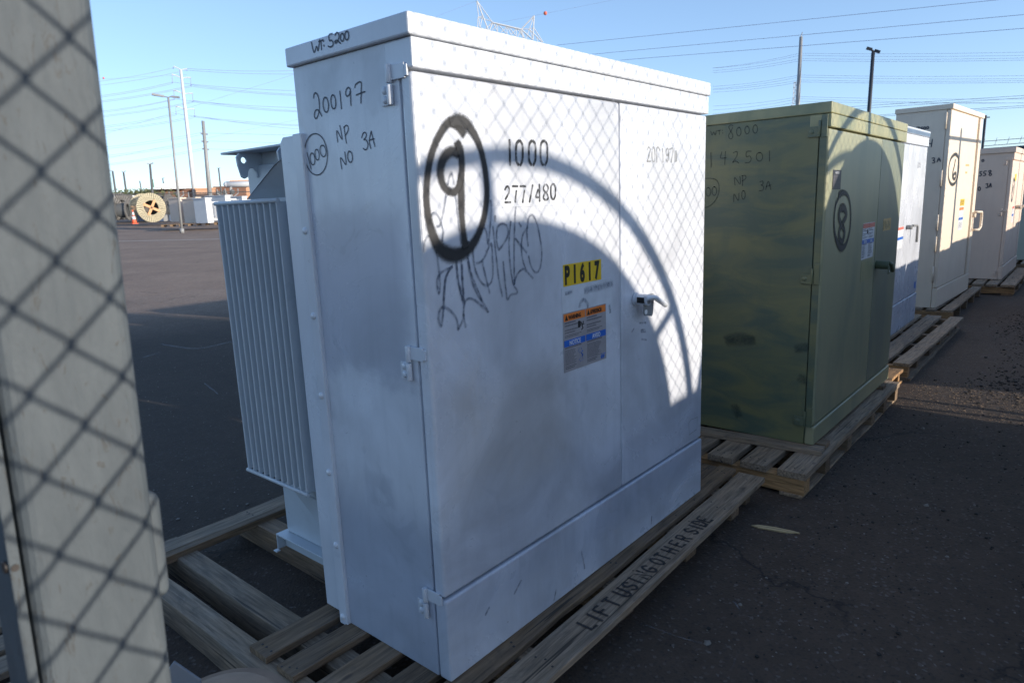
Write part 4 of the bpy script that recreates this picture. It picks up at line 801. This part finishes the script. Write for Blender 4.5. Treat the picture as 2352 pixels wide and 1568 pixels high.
d0 = ray(345, 480); yawr = math.atan2(d0.y, d0.x) - R(90)
pr = D3(344, 511.5, 60)
wooden_reel_mesh('large cream cable reel with an orange wooden cross on its face', (pr.x, pr.y, pr.z+.03), yawr+R(24), 1.09, 1.2)
cn = D3(309, 514, 56); tc_ = thing('traffic_cone', 'orange traffic cone with white bands standing before the big cream reel', 'traffic cone', cn)
m = MB(); m.box(-.2, .2, -.2, .2, 0, .04); m.tube([(0, 0, .04), (0, 0, .30)], .17, 14, r2=.13); m.tube([(0, 0, .52), (0, 0, .60)], .095, 14, r2=.082); m.tube([(0, 0, .82), (0, 0, .98)], .05, 14, r2=.03); m.build('cone_body', 'red_orange', tc_)
m = MB(); m.tube([(0, 0, .30), (0, 0, .52)], .131, 14, r2=.096); m.tube([(0, 0, .60), (0, 0, .82)], .083, 14, r2=.051); m.build('white_band', 'reflective_white', tc_)
for px, w, h, mt, lab in ((351, 1.05, .45, 'old_white', 'white box under the big cream reel'), (371, .95, .45, 'blue_paint', 'dark blue box right of the white box below the big reel'), (386, .62, .45, 'galvanized', 'grey box right of the dark blue box in the far yard'), (396, .38, .45, 'lighter_white', 'narrow pale box at the right end of the boxes by the big reel'), (331, .8, .40, 'blue_paint', 'dark blue box left of the white box below the big reel')):
    p = D3(px, 508, 60.5); o = MB().box(-w/2, w/2, -.4, .4, 0, h).box(-w/2-.02, w/2+.02, -.42, .42, h, h+.05).build('storage_box', mt, None, loc=p, rot=(0, 0, yawr), bev=.02); tag(o, lab, 'box')
# small transformers on far pallets
def small_tx(px, py, d, mat, label, scx=1.):
    p = D3(px, py, d); t = thing('padmount_transformer', label, 'transformer', p, yawr+R(-52), 'transformers standing in the far yard'); t.scale = (scx*.83,)*3
    MB().box(-.62, .62, -.55, .0, .0, 1.75).build('side_panel', mat, t, bev=.02); MB().box(-.68, .68, -.60, .05, 1.75, 1.83).build('cover', mat, t, bev=.02)
    MB().box(-.5, .5, .0, .75, .15, 1.55).build('tank', mat, t, bev=.02); r = MB()
    for k in range(7): r.box(-.78, -.5, .1+k*.09, .13+k*.09, .35, 1.45)
    for k in range(7): r.box(.5, .78, .1+k*.09, .13+k*.09, .35, 1.45)
    r.build('radiator', mat, t); MB().box(-.66, -.60, -.10, -.04, 0, 1.75).build('flange', mat, t)
    m = MB(); m.ribbon(smooth_line([(-.36, .75), (-.28, 1.0), (-.33, .85), (-.24, .7), (-.34, .62)]), .06, lambda q: Vector((-.623, q[0], q[1])), (-1, 0, 0), 0, .003); m.build('chalk_mark', 'blue_chalk', t)
    return t
small_tx(420, 509, 50, 'pinkish_tan', 'pinkish tan transformer at the left end of the far pallet row'); small_tx(452, 512, 48.5, 'pinkish_tan', 'pinkish tan transformer with a big radiator in the middle of the far pallet row', 1.0); small_tx(478, 512, 47, 'lighter_white', 'pale blue white transformer just left of the near radiator in the far yard')
small_tx(455, 500, 58, 'tan_paint', 'tan transformer standing in the second far row'); small_tx(480, 497, 58, 'galvanized', 'grey transformer standing in the second far row'); small_tx(500, 497, 57, 'lighter_white', 'bright white transformer standing in the second far row'); small_tx(522, 500, 52, 'lighter_white', 'white transformer partly hidden behind the near radiator'); small_tx(560, 500, 54, 'old_white', 'white transformer seen beside the near tank wall')
fp = D3(455, 517, 48); t = thing('wooden_pallet', 'long low pallet under the far yard transformers', 'pallet', (fp.x, fp.y, fp.z-.02), yawr-R(8))
MB().box(-2.0, 3.6, -.9, .6, .12, .16).build('deck', 'brown_wood', t); m = MB()
for k in range(12): m.box(-2.0+k*.5, -1.85+k*.5, -.9, .6, 0, .119)
m.build('block_row', 'brown_wood', t)
# clutter rows behind the far fence
ri = [(262, 505, 72, 1.25, 55, 'grey_reel_wood', 'dark grey cable reel leftmost behind the far fence'), (276, 504, 70, 1.35, 50, 'grey_reel_wood', 'grey cable reel behind the far fence next to its leftmost post'), (293, 504, 71, 1.3, 60, 'grey_reel_wood', 'grey cable reel behind the far fence before the green trees'),
      (307, 505, 74, 1.2, 40, 'dark_grey', 'black cable reel half hidden by the big cream reel'), (384, 503, 70, 1.3, 60, 'grey_reel_wood', 'grey cable reel just right of the big cream reel'), (394, 503, 74, 1.15, 45, 'dark_grey', 'dark cable reel behind the far fence at the brown building'), (403, 507, 66, 1.0, 65, 'grey_reel_wood', 'low grey reel right of the light fence post')]
ri += [(257, 506, 66, 1.1, 30, 'grey_reel_wood', 'low grey reel at the very left of the far yard'), (285, 506, 66, .95, 75, 'grey_reel_wood', 'small reel standing between two fence posts'), (400, 503, 78, 1.3, 20, 'dark_grey', 'dark reel in front of the brown brick wall')]
for px, py, d, rr2, ang, mt, lab in ri:
    p = D3(px, py, d); wooden_reel_mesh(lab, (p.x, p.y, p.z), yawr+R(ang), rr2*.84, .8, (mt, 'dark_grey'), 26, False)
for px, py, d, w, h, mt, lab in ((268, 462, 73, 1.6, .35, 'tarp_white', 'white wrapped bundle on top of the leftmost far reels'), (298, 462, 72, 1.7, .35, 'tarp_white', 'white wrapped bundle above the reels before the green trees'), (282, 488, 69, 1.1, .28, 'orange_wood', 'orange timber piece between the far reels'), (304, 484, 69, 1.7, .3, 'orange_wood', 'orange timber piece beside the big cream reel'), (268, 503, 69, 1.5, .7, 'dark_grey', 'dark steel bin behind the far fence at left'), (298, 501, 70, 2.2, .9, 'grey_steel', 'grey steel bin behind the traffic cone')):
    p = D3(px, py, d); o = MB().box(-w/2, w/2, -.4, .4, 0, h).prism([(-w/2+.1, h), (w/2-.1, h), (w/4, h+.14), (-w/4, h+.14)], 1, -.3, .3).build('yard_bundle', mt, None, loc=p, rot=(0, 0, yawr+R(10)), bev=.05, seg=3); tag(o, lab, 'yard material')
# far fence
A = D3(238, 508, 67); B = D3(700, 498, 60)
ff = thing('chain_link_fence', 'long chain link fence across the far yard with a dark top rail', 'fence', A); d = (B-A); L = d.length; e = d.normalized()
m = MB(); z0, z1 = 0., 2.1
for k in range(int(L/.30)): m.tube([e*(k*.30)+Vector((0, 0, .05)), e*(k*.30+2.05)+Vector((0, 0, 2.1))], .004, 3, cap=False); m.tube([e*(k*.30+2.05)+Vector((0, 0, .05)), e*(k*.30)+Vector((0, 0, 2.1))], .004, 3, cap=False)
m.build('fence_mesh', 'wire_metal', ff); m = MB(); m.tube([Vector((0, 0, 2.13)), e*L+Vector((0, 0, 2.13))], .035, 6); m.build('top_rail', 'dark_grey', ff)
k = 1.2
while k < L: m = MB(); m.tube([e*k, e*k+Vector((0, 0, 2.2))], .045, 8); m.build('fence_post', 'galvanized', ff); k += 3.1
# painted line on the asphalt
m = MB(); a, c = on(255, 526.2, 2, G+.50), on(640, 534.5, 2, G+.40)
for (x0, y0), (x1, y1) in (((240, 527.5), (700, 534)),):
    P0 = at(x0, y0, 38); P1 = at(x1, y1, 34); dd = (P1-P0); dd.z = 0; dd.normalize(); nn = Vector((-dd.y, dd.x, 0))*.09
    vs = [P0-nn, P1-nn, P1+nn, P0+nn]
    m.quad([m.bm.verts.new((v.x, v.y, gz(v.x, v.y)+.008)) for v in vs])
struct(m.build('painted_line', 'line_paint'))

# buildings
def bld(px0, px1, ytop, d, depth, mat, label, name='warehouse', band=None, windows=()):
    a = D3(px0, 480, d); c = D3(px1, 480, d); a.z = c.z = 1.0; top = D3((px0+px1)/2, ytop, d).z; w = (c-a).length; ang = math.atan2(c.y-a.y, c.x-a.x)
    t = thing(name, label, 'building', (a.x, a.y, .9), ang); h = top-.9
    MB().box(0, w, 0, depth, 0, h-.35).build('wall', mat, t); MB().box(-.15, w+.15, -.15, depth+.15, h-.35, h).build('parapet', mat if band is None else band, t)
    for (u, v, ww, hh) in windows: MB().box(w*u, w*u+ww, -.08, -.01, v, v+hh).build('window', 'dark_grey', t)
    return t
bld(340, 455, 433.5, 170, 30, 'brick_brown', 'long low dark brown brick building behind the far yard', windows=((.36, .3, 5, 1.6), (.80, .2, 3, 2)))
bld(455, 500, 431.5, 168, 25, 'brick_orange', 'low orange building lit by the sun, right of the brown one'); bld(497, 570, 427.5, 172, 20, 'brick_brown', 'brown building section under the rounded white tank')
bld(536, 600, 413.5, 185, 20, 'brick_orange', 'tall orange building block behind the near tank wall')
p = D3(566, 423, 160); m = MB(); m.tube([(-4, 0, 0), (6, 0, 0)], .62, 20); m.dome((-4, 0, 0), (-1, 0, 0), .62, .6, 20); tk = m.build('storage_tank', 'old_white', None, loc=(p.x, p.y, p.z+.0), rot=(0, 0, yawr), smooth=False); tag(tk, 'horizontal white storage tank in front of the orange block', 'tank')
m = MB()
for dx in (-3.2, 3.2): m.box(dx-.2, dx+.2, -.6, .6, -(p.z-1.0), -.5)
m.build('support_leg', 'galvanized', tk)
for i, (px, py) in enumerate(((411, 446), (505, 444), (520, 442), (538, 441))):
    p = D3(px, py, 100); q = D3(px, 490, 100); t = thing('equipment_stand', ('steel Y shaped stand before the brown building', 'first equipment stand right of the orange building', 'middle equipment stand below the white tank', 'rightmost equipment stand beside the near tank wall')[i], 'equipment stand', (q.x, q.y, q.z-.3))
    h = p.z-q.z+.3; m = MB(); m.tube([(0, 0, 0), (0, 0, h*.75)], .10, 8); m.tube([(0, 0, h*.75), (-.9, 0, h*.95), (-.9, 0, h*1.15)], .07, 6); m.tube([(0, 0, h*.75), (.9, 0, h*.95), (.9, 0, h*1.15)], .07, 6); m.build('frame', 'galvanized', t); m = MB(); m.dome((0, -.2, h*1.0), (0, -1, 0), .35, .2, 10); m.build('insulator', 'dark_grey', t)
p = D3(392, 424+8, 168); o = MB().box(-3, 3, 0, 3, 0, 1.2).box(-1, 2.2, 0, 2, 1.2, 1.7).build('rooftop_unit', 'old_white', None, loc=(p.x, p.y, p.z-.2), rot=(0, 0, yawr)); tag(o, 'white rooftop unit on the long brown building', 'rooftop unit')

# trees along the far left horizon
def tree(px, py_top, d, rw, label, seed):
    rr = random.Random(seed); b = D3(px, 492, d); top = D3(px, py_top, d).z; b.z = 1.1; h = top-b.z
    t = thing('tree', label, 'tree', b, 0, 'trees beyond the far yard'); m = MB(); m.tube([(0, 0, 0), (.1, 0, h*.3), (.2, .1, h*.6)], .25, 7, r2=.1)
    for k in range(4): a = k*1.6; m.tube([(0.1, 0, h*.3), (rw*.5*math.cos(a), rw*.5*math.sin(a), h*.7)], .09, 5, r2=.04)
    m.build('trunk', 'bark', t); m = MB(); cl = [(rr.uniform(-.75, .75)*rw, rr.uniform(-.6, .6)*rw, h*rr.uniform(.35, .85), rr.uniform(.25, .45)*rw) for _ in range(16)]
    for _ in range(1500):
        c = rr.choice(cl); v = Vector((rr.gauss(0, 1), rr.gauss(0, 1), rr.gauss(0, 1))).normalized()*c[3]*rr.random()**.4; v.z *= .8; P = Vector(c[:3])+v
        if P.z > h or P.z < .2: continue
        s = rr.uniform(.10, .24); x = Vector((rr.gauss(0, 1), rr.gauss(0, 1), rr.gauss(0, 1))).normalized()*s; y = x.orthogonal().normalized()*s*.6
        m.quad([m.bm.verts.new(P-x), m.bm.verts.new(P+y), m.bm.verts.new(P+x), m.bm.verts.new(P-y)])
    m.build('crown', 'foliage', t)
for i, (px, pt, d, rw, lab) in enumerate(((252, 445, 100, 3.2, 'low leafy tree at the left end beyond the far fence'), (272, 447, 112, 3.0, 'small tree between the two left lamp posts'), (290, 434, 98, 3.8, 'taller green tree beyond the far fence'), (310, 438, 100, 4.0, 'broad tree to the right of the taller green tree'), (330, 434, 100, 4.0, 'tree touching the left end of the brown building'), (240, 452, 120, 3.5, 'tree mostly hidden behind the near post'))): tree(px, pt, d, rw, lab, i)
m = MB(); pts = [(-160, 0), (-120, 14), (-90, 26), (-60, 20), (-30, 34), (0, 42), (25, 30), (60, 36), (95, 16), (150, 0)]
for i in range(len(pts)-1):
    (x0, h0), (x1, h1) = pts[i], pts[i+1]; fr = [m.bm.verts.new((x, -60, 0)) for x in (x0, x1)]; tp = [m.bm.verts.new((x0, 0, h0)), m.bm.verts.new((x1, 0, h1))]; bk = [m.bm.verts.new((x, 80, 0)) for x in (x0, x1)]; m.quad([fr[0], fr[1], tp[1], tp[0]]); m.quad([tp[0], tp[1], bk[1], bk[0]])
p = D3(262, 480, 1500); struct(m.build('hills', 'far_rock', None, loc=(p.x, p.y, 0), rot=(0, 0, yawr)))

# ---------------------------------------------------------------- lamp posts, poles, towers
def pole_between(bx, by, tx, ty, d, zb=None):
    a = D3(bx, by, d); b_ = D3(tx, ty, d); return a, b_
def lamp(bx, by, tx, ty, d, r, heads, label, mat='galvanized', ground=True, group='lamp posts of the yard', hm='plastic_grey', extra=None):
    T = D3(tx, ty, d); B_ = D3(bx, by, d); ax = (T-B_).normalized(); zg = gz(B_.x, B_.y); B0 = B_ - ax*((B_.z-zg)/ax.z)
    t = thing('street_lamp', label, 'lamp post', B0, 0, group); T = T-B0
    m = MB(); m.tube([(0, 0, 0), T*.5, T], r, 10, r2=r*.75); m.tube([(0, 0, 0), ax*.25], r*1.7, 10); m.build('pole', mat, t)
    for (hx, hy, mx, my) in heads:
        H_ = D3(hx, hy, d)-B0; Mx = D3(mx, my, d)-B0; m = MB(); m.tube([T, Mx], r*.45, 6)
        e = (H_-Mx); L = e.length; e.normalize(); s = e.cross(Vector((0, 0, 1))).normalized(); u = s.cross(e); w = L*.22
        A_ = [Mx+s*w*.5, Mx-s*w*.5, H_-s*w, H_+s*w]; lo = [m.bm.verts.new(v-u*.04) for v in A_]; hi = [m.bm.verts.new(v+u*.06) for v in A_]; m.quad(lo); m.quad(hi[::-1])
        for i in range(4): m.quad([lo[i], lo[(i+1) % 4], hi[(i+1) % 4], hi[i]])
        m.build('lamp_head', hm, t)
    return t
lamp(411, 462, 386.5, 224, 44, .07, ((348.5, 217, 377, 222), (413, 224.5, 393, 222.5)), 'tall twin headed lamp post left of the white transmission pole')
lamp(266.8, 450, 258.5, 393, 100, .14, ((250, 392, 257, 392.5),), 'leftmost thin dark lamp post beyond the far fence', 'dark_grey'); lamp(291, 448, 283.6, 396, 105, .14, ((278, 393, 282, 395), (289, 393, 285, 395)), 'second thin dark lamp post from the left', 'dark_grey')
lp = lamp(352, 466, 344.5, 378, 72, .12, ((337.5, 376, 343, 377), (352.5, 374.5, 346, 377)), 'thin lamp post carrying a green banner behind the cream reel', 'dark_grey')
a1, a2, a3, a4 = [D3(x, y, 72)-lp.location for x, y in ((346.8, 412), (351.5, 412), (354, 430), (349.2, 431))]; m = MB(); lo = [m.bm.verts.new(v) for v in (a1, a2, a3, a4)]; hi = [m.bm.verts.new(v+Vector((.0, .03, 0))) for v in (a1, a2, a3, a4)]; m.quad(lo); m.quad(hi[::-1])
for i in range(4): m.quad([lo[i], lo[(i+1) % 4], hi[(i+1) % 4], hi[i]])
m.build('banner', 'banner_green', lp)
lamp(325.5, 442, 321, 416, 150, .13, ((319, 415.5, 320.5, 416),), 'short distant lamp post above the trees', 'dark_grey'); lamp(376.5, 433, 373.7, 409, 170, .14, ((378, 408.5, 374.5, 409),), 'distant lamp post above the brown roof', 'dark_grey')
lamp(508, 442, 502, 386.5, 120, .14, ((498, 386, 501, 386.5), (506, 386, 503, 386.5)), 'thin lamp post right of the grey pole with three crossarms', 'dark_grey')
lamp(1995.5, 262, 2005.5, 121, 30, .085, ((1990, 111.5, 2003, 115), (2021, 121, 2008, 117)), 'dark lamp post with two angled heads above the olive cabinet', 'black_lamp', hm='black_lamp')

def tpole(bx, by, tx, ty, d, r0_, r1_, label, arms, mat='old_white', ins=True, name='transmission_pole'):
    T = D3(tx, ty, d); B_ = D3(bx, by, d); ax = (T-B_).normalized(); zg = gz(B_.x, B_.y); B0 = B_-ax*((B_.z-zg)/ax.z); t = thing(name, label, 'transmission pole', B0, 0)
    m = MB(); m.tube([(0, 0, 0), (T-B0)*.5, T-B0], r0_, 14, r2=r1_); m.build('pole', mat, t)
    for arm in arms:
        pts = [D3(x, y, d)-B0 for x, y in arm[0]]; m = MB(); m.tube(pts, .40*arm[2]*r1_, 6, r2=.09); ao = m.build('crossarm', mat, t)
        for (x, y), (x2, y2) in arm[1]:
            m = MB(); m.tube([D3(x, y, d)-B0, D3(x2, y2, d)-B0], .06, 5); m.dome(D3(x2, y2, d)-B0, (0, 0, -1), .16, .16, 6); m.build('insulator', 'cable', ao)
    return t
k1 = crop(420, 220, .2551)
tpole(448, 451, *k1(1187, 235), 170, .55, .27, 'tall white tapered transmission pole with four levels of upswept arms', [
    ([k1(1080, 180), k1(1190, 232)], [(k1(1072, 182), k1(1072, 205))], 1), ([k1(1285, 220), k1(1190, 232)], [(k1(1285, 222), k1(1284, 240))], 1),
    ([k1(1050, 308), k1(1110, 322), k1(1198, 366)], [(k1(1050, 310), k1(1058, 430))], 1.3), ([k1(1345, 358), k1(1280, 355), k1(1200, 366)], [(k1(1340, 358), k1(1348, 475))], 1.3),
    ([k1(1078, 555), k1(1130, 568), k1(1228, 612)], [(k1(1078, 556), k1(1088, 692))], 1.3), ([k1(1375, 605), k1(1300, 603), k1(1230, 612)], [(k1(1372, 605), k1(1380, 722))], 1.3),
    ([k1(1110, 805), k1(1170, 820), k1(1255, 858)], [(k1(1110, 806), k1(1117, 925))], 1.3), ([k1(1400, 848), k1(1330, 848), k1(1258, 858)], [(k1(1400, 848), k1(1408, 960))], 1.3)])
tpole(482.5, 452, *k1(1536, 1035), 125, .40, .24, 'grey utility pole with three short crossarms right of the white transmission pole', [([k1(1500, 1225), k1(1550, 1240)], [], 1.5), ([k1(1612, 1243), k1(1555, 1240)], [], 1.5), ([k1(1512, 1350), k1(1560, 1362)], [], 1.5), ([k1(1622, 1364), k1(1565, 1362)], [], 1.5), ([k1(1524, 1467), k1(1575, 1480)], [], 1.5), ([k1(1634, 1482), k1(1580, 1480)], [], 1.5)], 'galvanized', name='utility_pole')
k6 = crop(3100, 100, .3827)
tpole(*k6(238, 832), *k6(273, 125), 150, .55, .30, 'tapered grey transmission pole rising behind the olive cabinet', [([k6(288, 78), k6(276, 105), k6(273, 128)], [], .6), ([k6(280, 197), k6(262, 245)], [], .7), ([k6(255, 245), k6(262, 280)], [], .7), ([k6(266, 425), k6(245, 480)], [], .7), ([k6(242, 470), k6(248, 500)], [], .7), ([k6(256, 650), k6(232, 700)], [], .7)], 'galvanized')
def lattice(name, label, segs, d, r=.1, off=None, mat='old_white', legs=()):
    P0 = D3(*segs[0][0], d); base = Vector((P0.x, P0.y, gz(P0.x, P0.y))); t = thing(name, label, 'lattice tower', base); m = MB()
    for s in segs:
        m.tube([D3(*s[0], d)-base, D3(*s[1], d)-base], r*(s[2] if len(s) > 2 else 1), 5)
    m.build('lattice_head', mat, t)
    for (a, k) in legs:
        A_ = D3(*a, d)-base; foot = A_+Vector((k, 0, 0)); foot.z = 0; m = MB()
        for dx, dy in ((-1, -1), (1, -1), (1, 1), (-1, 1)): m.tube([A_+Vector((dx*.8, dy*.8, 0)), foot+Vector((dx*3, dy*3, 0))], r*1.4, 5)
        n = 9
        for i in range(n):
            u, v = i/n, (i+1)/n; w0, w1 = .8+2.2*u, .8+2.2*v; q0, q1 = A_.lerp(foot, u), A_.lerp(foot, v)
            for dx, dy, ex, ey in ((-1, -1, 1, -1), (1, -1, 1, 1), (1, 1, -1, 1), (-1, 1, -1, -1)): m.tube([q0+Vector((dx*w0, dy*w0, 0)), q1+Vector((ex*w1, ey*w1, 0))], r*.7, 4)
        m.build('lattice_leg', mat, t)
    return t
kt = crop(1850, 0, .17007)
def K(*a): return [(kt(*a[0]), kt(*a[1])) + ((a[2],) if len(a) > 2 else ())]
sg = []
for s in (((335, 25), (405, 640)), ((345, 25), (480, 385), 1.6), ((480, 385), (610, 720), 1.6), ((345, 30), (700, 530)), ((370, 410), (480, 380)), ((370, 410), (700, 515)), ((365, 410), (350, 650)), ((470, 385), (415, 660)), ((700, 530), (530, 690)), ((705, 545), (635, 720), 1.5),
          ((700, 540), (1380, 700), 2.2), ((715, 545), (820, 750)), ((825, 580), (825, 760)), ((825, 580), (690, 720)), ((830, 575), (1030, 800)), ((1045, 635), (905, 770)), ((1045, 635), (1045, 810)), ((1055, 640), (1140, 820)), ((1080, 640), (1260, 855)), ((1265, 685), (1140, 820)), ((1268, 685), (1265, 855)), ((1285, 690), (1450, 895)), ((1370, 720), (1300, 870)), ((1370, 720), (1425, 890), 1.5), ((1400, 740), (1465, 900)),
          ((1385, 700), (1650, 940), 1.6), ((1685, 375), (1370, 700), 1.5), ((1685, 375), (1570, 690)), ((1685, 375), (1670, 660), 1.6), ((1670, 660), (1655, 940), 1.6), ((1385, 690), (1570, 690)), ((1570, 690), (1675, 660)), ((1570, 690), (1500, 910)), ((1580, 695), (1650, 900)), ((1580, 700), (1870, 1000), 1.3), ((1675, 660), (1895, 1000)), ((1740, 870), (1770, 980)), ((350, 650), (420, 1000), 1.3), ((405, 640), (1030, 1010)), ((1030, 1010), (1890, 1120))): sg += K(*s)
lattice('lattice_tower', 'white steel lattice transmission tower head above the white cabinet', sg, 200, .115, legs=((kt(900, 1100), 4), (kt(1500, 1200), -4)))
sg2 = []; prev = None
for i in range(9):
    y = 600+i*28; l_, r2_ = k6(200-i*2, y), k6(232-i*1.2, y); sg2.append((l_, r2_)); 
    if prev: sg2 += [(prev[0], l_), (prev[1], r2_), (prev[0], r2_) if i % 2 else (prev[1], l_)]
    prev = (l_, r2_)
lattice('lattice_mast', 'thin lattice mast left of the pole behind the olive cabinet', sg2, 260, .10, legs=((k6(208, 830), 0),))
# power lines
NL = [0]
def wire(p0, p1, d0, d1=None, r=.03, sag=.0, label=None, mat='cable'):
    r *= .72
    d1 = d1 or d0; a = D3(*p0, d0); b_ = D3(*p1, d1); m = MB(); n = 10; base = a.copy(); pts = []
    for i in range(n+1):
        t = i/n; p = a.lerp(b_, t); p.z -= sag*4*t*(1-t); pts.append(p-base)
    m.tube(pts, r, 4, cap=False); o = m.build('power_line', mat, None, loc=base); tag(o, label or 'thin overhead power line crossing the sky', 'power line', 'overhead power lines'); return o
for s, y0, y1 in ((0, 590, 425), (0, 614, 447), (0, 675, 480), (0, 697, 500), (0, 835, 692), (0, 858, 700), (0, 910, 730), (0, 930, 748), (0, 1075, 922), (0, 1100, 945), (0, 1140, 962), (0, 1162, 985), (0, 362, 205), (0, 426, 240)):
    xr = 1350 if y0 in (675, 697, 910, 930, 1140, 1162, 426) else 1065
    xr = {910: 1380, 930: 1380, 1140: 1408, 1162: 1408, 835: 1088, 858: 1088, 1075: 1117, 1100: 1117, 426: 1284}.get(y0, xr)
    sl = (y1-y0)/xr; wire(k1(-700, y0-700*sl+6), k1(xr, y1), 170, r=.042 if y0 in (362, 426) else .05, sag=.5, label='faint power line running left from the white transmission pole')
for x0, y0, y1 in ((1060, 428, 500), (1348, 470, 545), (1348, 492, 565), (1088, 692, 765), (1380, 715, 795), (1380, 738, 815), (1117, 922, 1020), (1408, 955, 1060), (1408, 975, 1040), (1284, 215, 218), (1284, 240, 260)):
    sl = (y1-y0)/(2352-x0); wire(k1(x0, y0), k1(3500, y1+1148*sl), 170, r=.05, sag=.5, label='faint power line running right from the white transmission pole')
for y0, y1, x1 in ((1420, 1220, 1500), (1450, 1250, 1530), (1555, 1348, 1515), (1580, 1370, 1530), (1690, 1467, 1524), (1710, 1490, 1540)):
    sl = (y1-y0)/x1; wire(k1(-600, y0-600*sl), k1(x1, y1), 125, r=.032, sag=.3, label='faint power line reaching the grey utility pole from the left')
for x0, y0, y1 in ((1612, 1226, 1250), (1622, 1350, 1380), (1634, 1475, 1510)): wire(k1(x0, y0), k1(3500, y1+22), 125, r=.032, label='faint power line running right from the grey utility pole')
wire(k1(-600, 1429), k1(3500, 139), 150, r=.028, label='long slanting power line behind the poles'); wire(k1(-600, 1752), k1(3500, 917), 150, r=.028, label='lower slanting power line behind the poles')
wire((1280, 104), (2352, -6), 110, 95, r=.034, label='uppermost dark power line crossing to the right'); wire((1360, 125), (2352, 34), 110, 95, r=.034, label='second dark power line from the top right'); wire((1425, 138.5), (2352, 65.5), 110, 95, r=.034, label='third dark power line from the top right')
for yl, ym, yr in ((340, 297, 283), (357, 320, 312), (388, 353, 342), (410, 375, 364), (558, 525, 521), (580, 546, 548), (605, 577, 573), (627, 597, 592), (778, 751, 757), (805, 772, 790), (835, 799, 801)):
    sl = (ym-yl)/250; wire(k6(-650, yl-650*sl), k6(258, ym), 150, r=.028, sag=.3, label='faint power line sloping up to the pole behind the olive cabinet'); sr = (yr-ym)/1310; wire(k6(262, ym), k6(3400, yr+1830*sr), 150, r=.028, sag=.3, label='faint power line leaving the pole behind the olive cabinet to the right')
wire(k6(800, 855), k6(3400, 687), 140, r=.04, label='power line slanting up to the right above the tan cabinets'); wire(k6(860, 875), k6(3400, 712), 140, r=.04, label='lower one of two slanting lines above the tan cabinets'); wire(k6(1080, 943), k6(3400, 791), 140, r=.04, label='line passing just over the tallest tan cabinet'); wire(k6(1120, 955), k6(3400, 811), 140, r=.04, label='lower line passing just over the tallest tan cabinet')
wire((990, 43), (1094, 3), 200, r=.03, label='shield wire left of the lattice tower'); wire((1094, 3), (1140, -8), 200, r=.03, label='shield wire leaving the top of the lattice tower'); wire((1150, 52), (1228.5, 36.5), 200, r=.03, label='shield wire between the lattice tower peaks'); wire((1228.5, 36.5), (1440, -6), 200, r=.03, label='wire carrying the red marker ball')
for (px, py, d, s, lab) in ((1252.5, 31, 200, .50, 'red marker ball on the wire beside the lattice tower'), (237.8, 179.8, 200, .24, 'small red marker ball in the sky near the foreground post')):
    p = D3(px, py, d); m = MB(); m.dome((0, 0, 0), (0, 0, 1), s, s, 16, 0, 6); m.dome((0, 0, 0), (0, 0, -1), s, s, 16, 0, 6); tag(m.build('marker_ball', 'marker_ball', None, loc=p), lab, 'marker ball', 'aerial marker balls')
wire((150, 186), (430, 172), 200, r=.028, label='very faint wire holding the small red marker ball')
# dark fence with barbed wire at the end of the row
fe = thing('barbed_wire_fence', 'dark fence rail with barbed wire behind the last cabinets', 'fence', (17.5, .8, G))
m = MB(); m.tube([(0, .0, 0), (0, 0, 3.02)], .026, 8); m.tube([(0, .06, 2.98), (.02, -.08, 2.97)], .012, 6); m.build('corner_post', 'black_lamp', fe)
m = MB(); m.tube([(0, 0, 2.265), (0, -9, 2.36)], .05, 8); m.build('top_rail', 'black_lamp', fe)
m = MB()
for dz in (.10, .20): m.tube([(0, 0, 2.265+dz), (0, -9, 2.36+dz)], .006, 4)
for k in range(40): m.tube([(0, -.22*k, 2.36+.09*k*.22/9), (.02, -.22*k-.03, 2.52+.09*k*.22/9)], .005, 3)
m.build('barbed_wire', 'wire_metal', fe)
m = MB()
for k in range(50): m.tube([(0, -k*.18, .05), (0, -k*.18-1.2, 2.26)], .005, 3, cap=False); m.tube([(0, -k*.18-1.2, .05), (0, -k*.18, 2.26)], .005, 3, cap=False)
m.build('fence_mesh', 'wire_metal', fe)
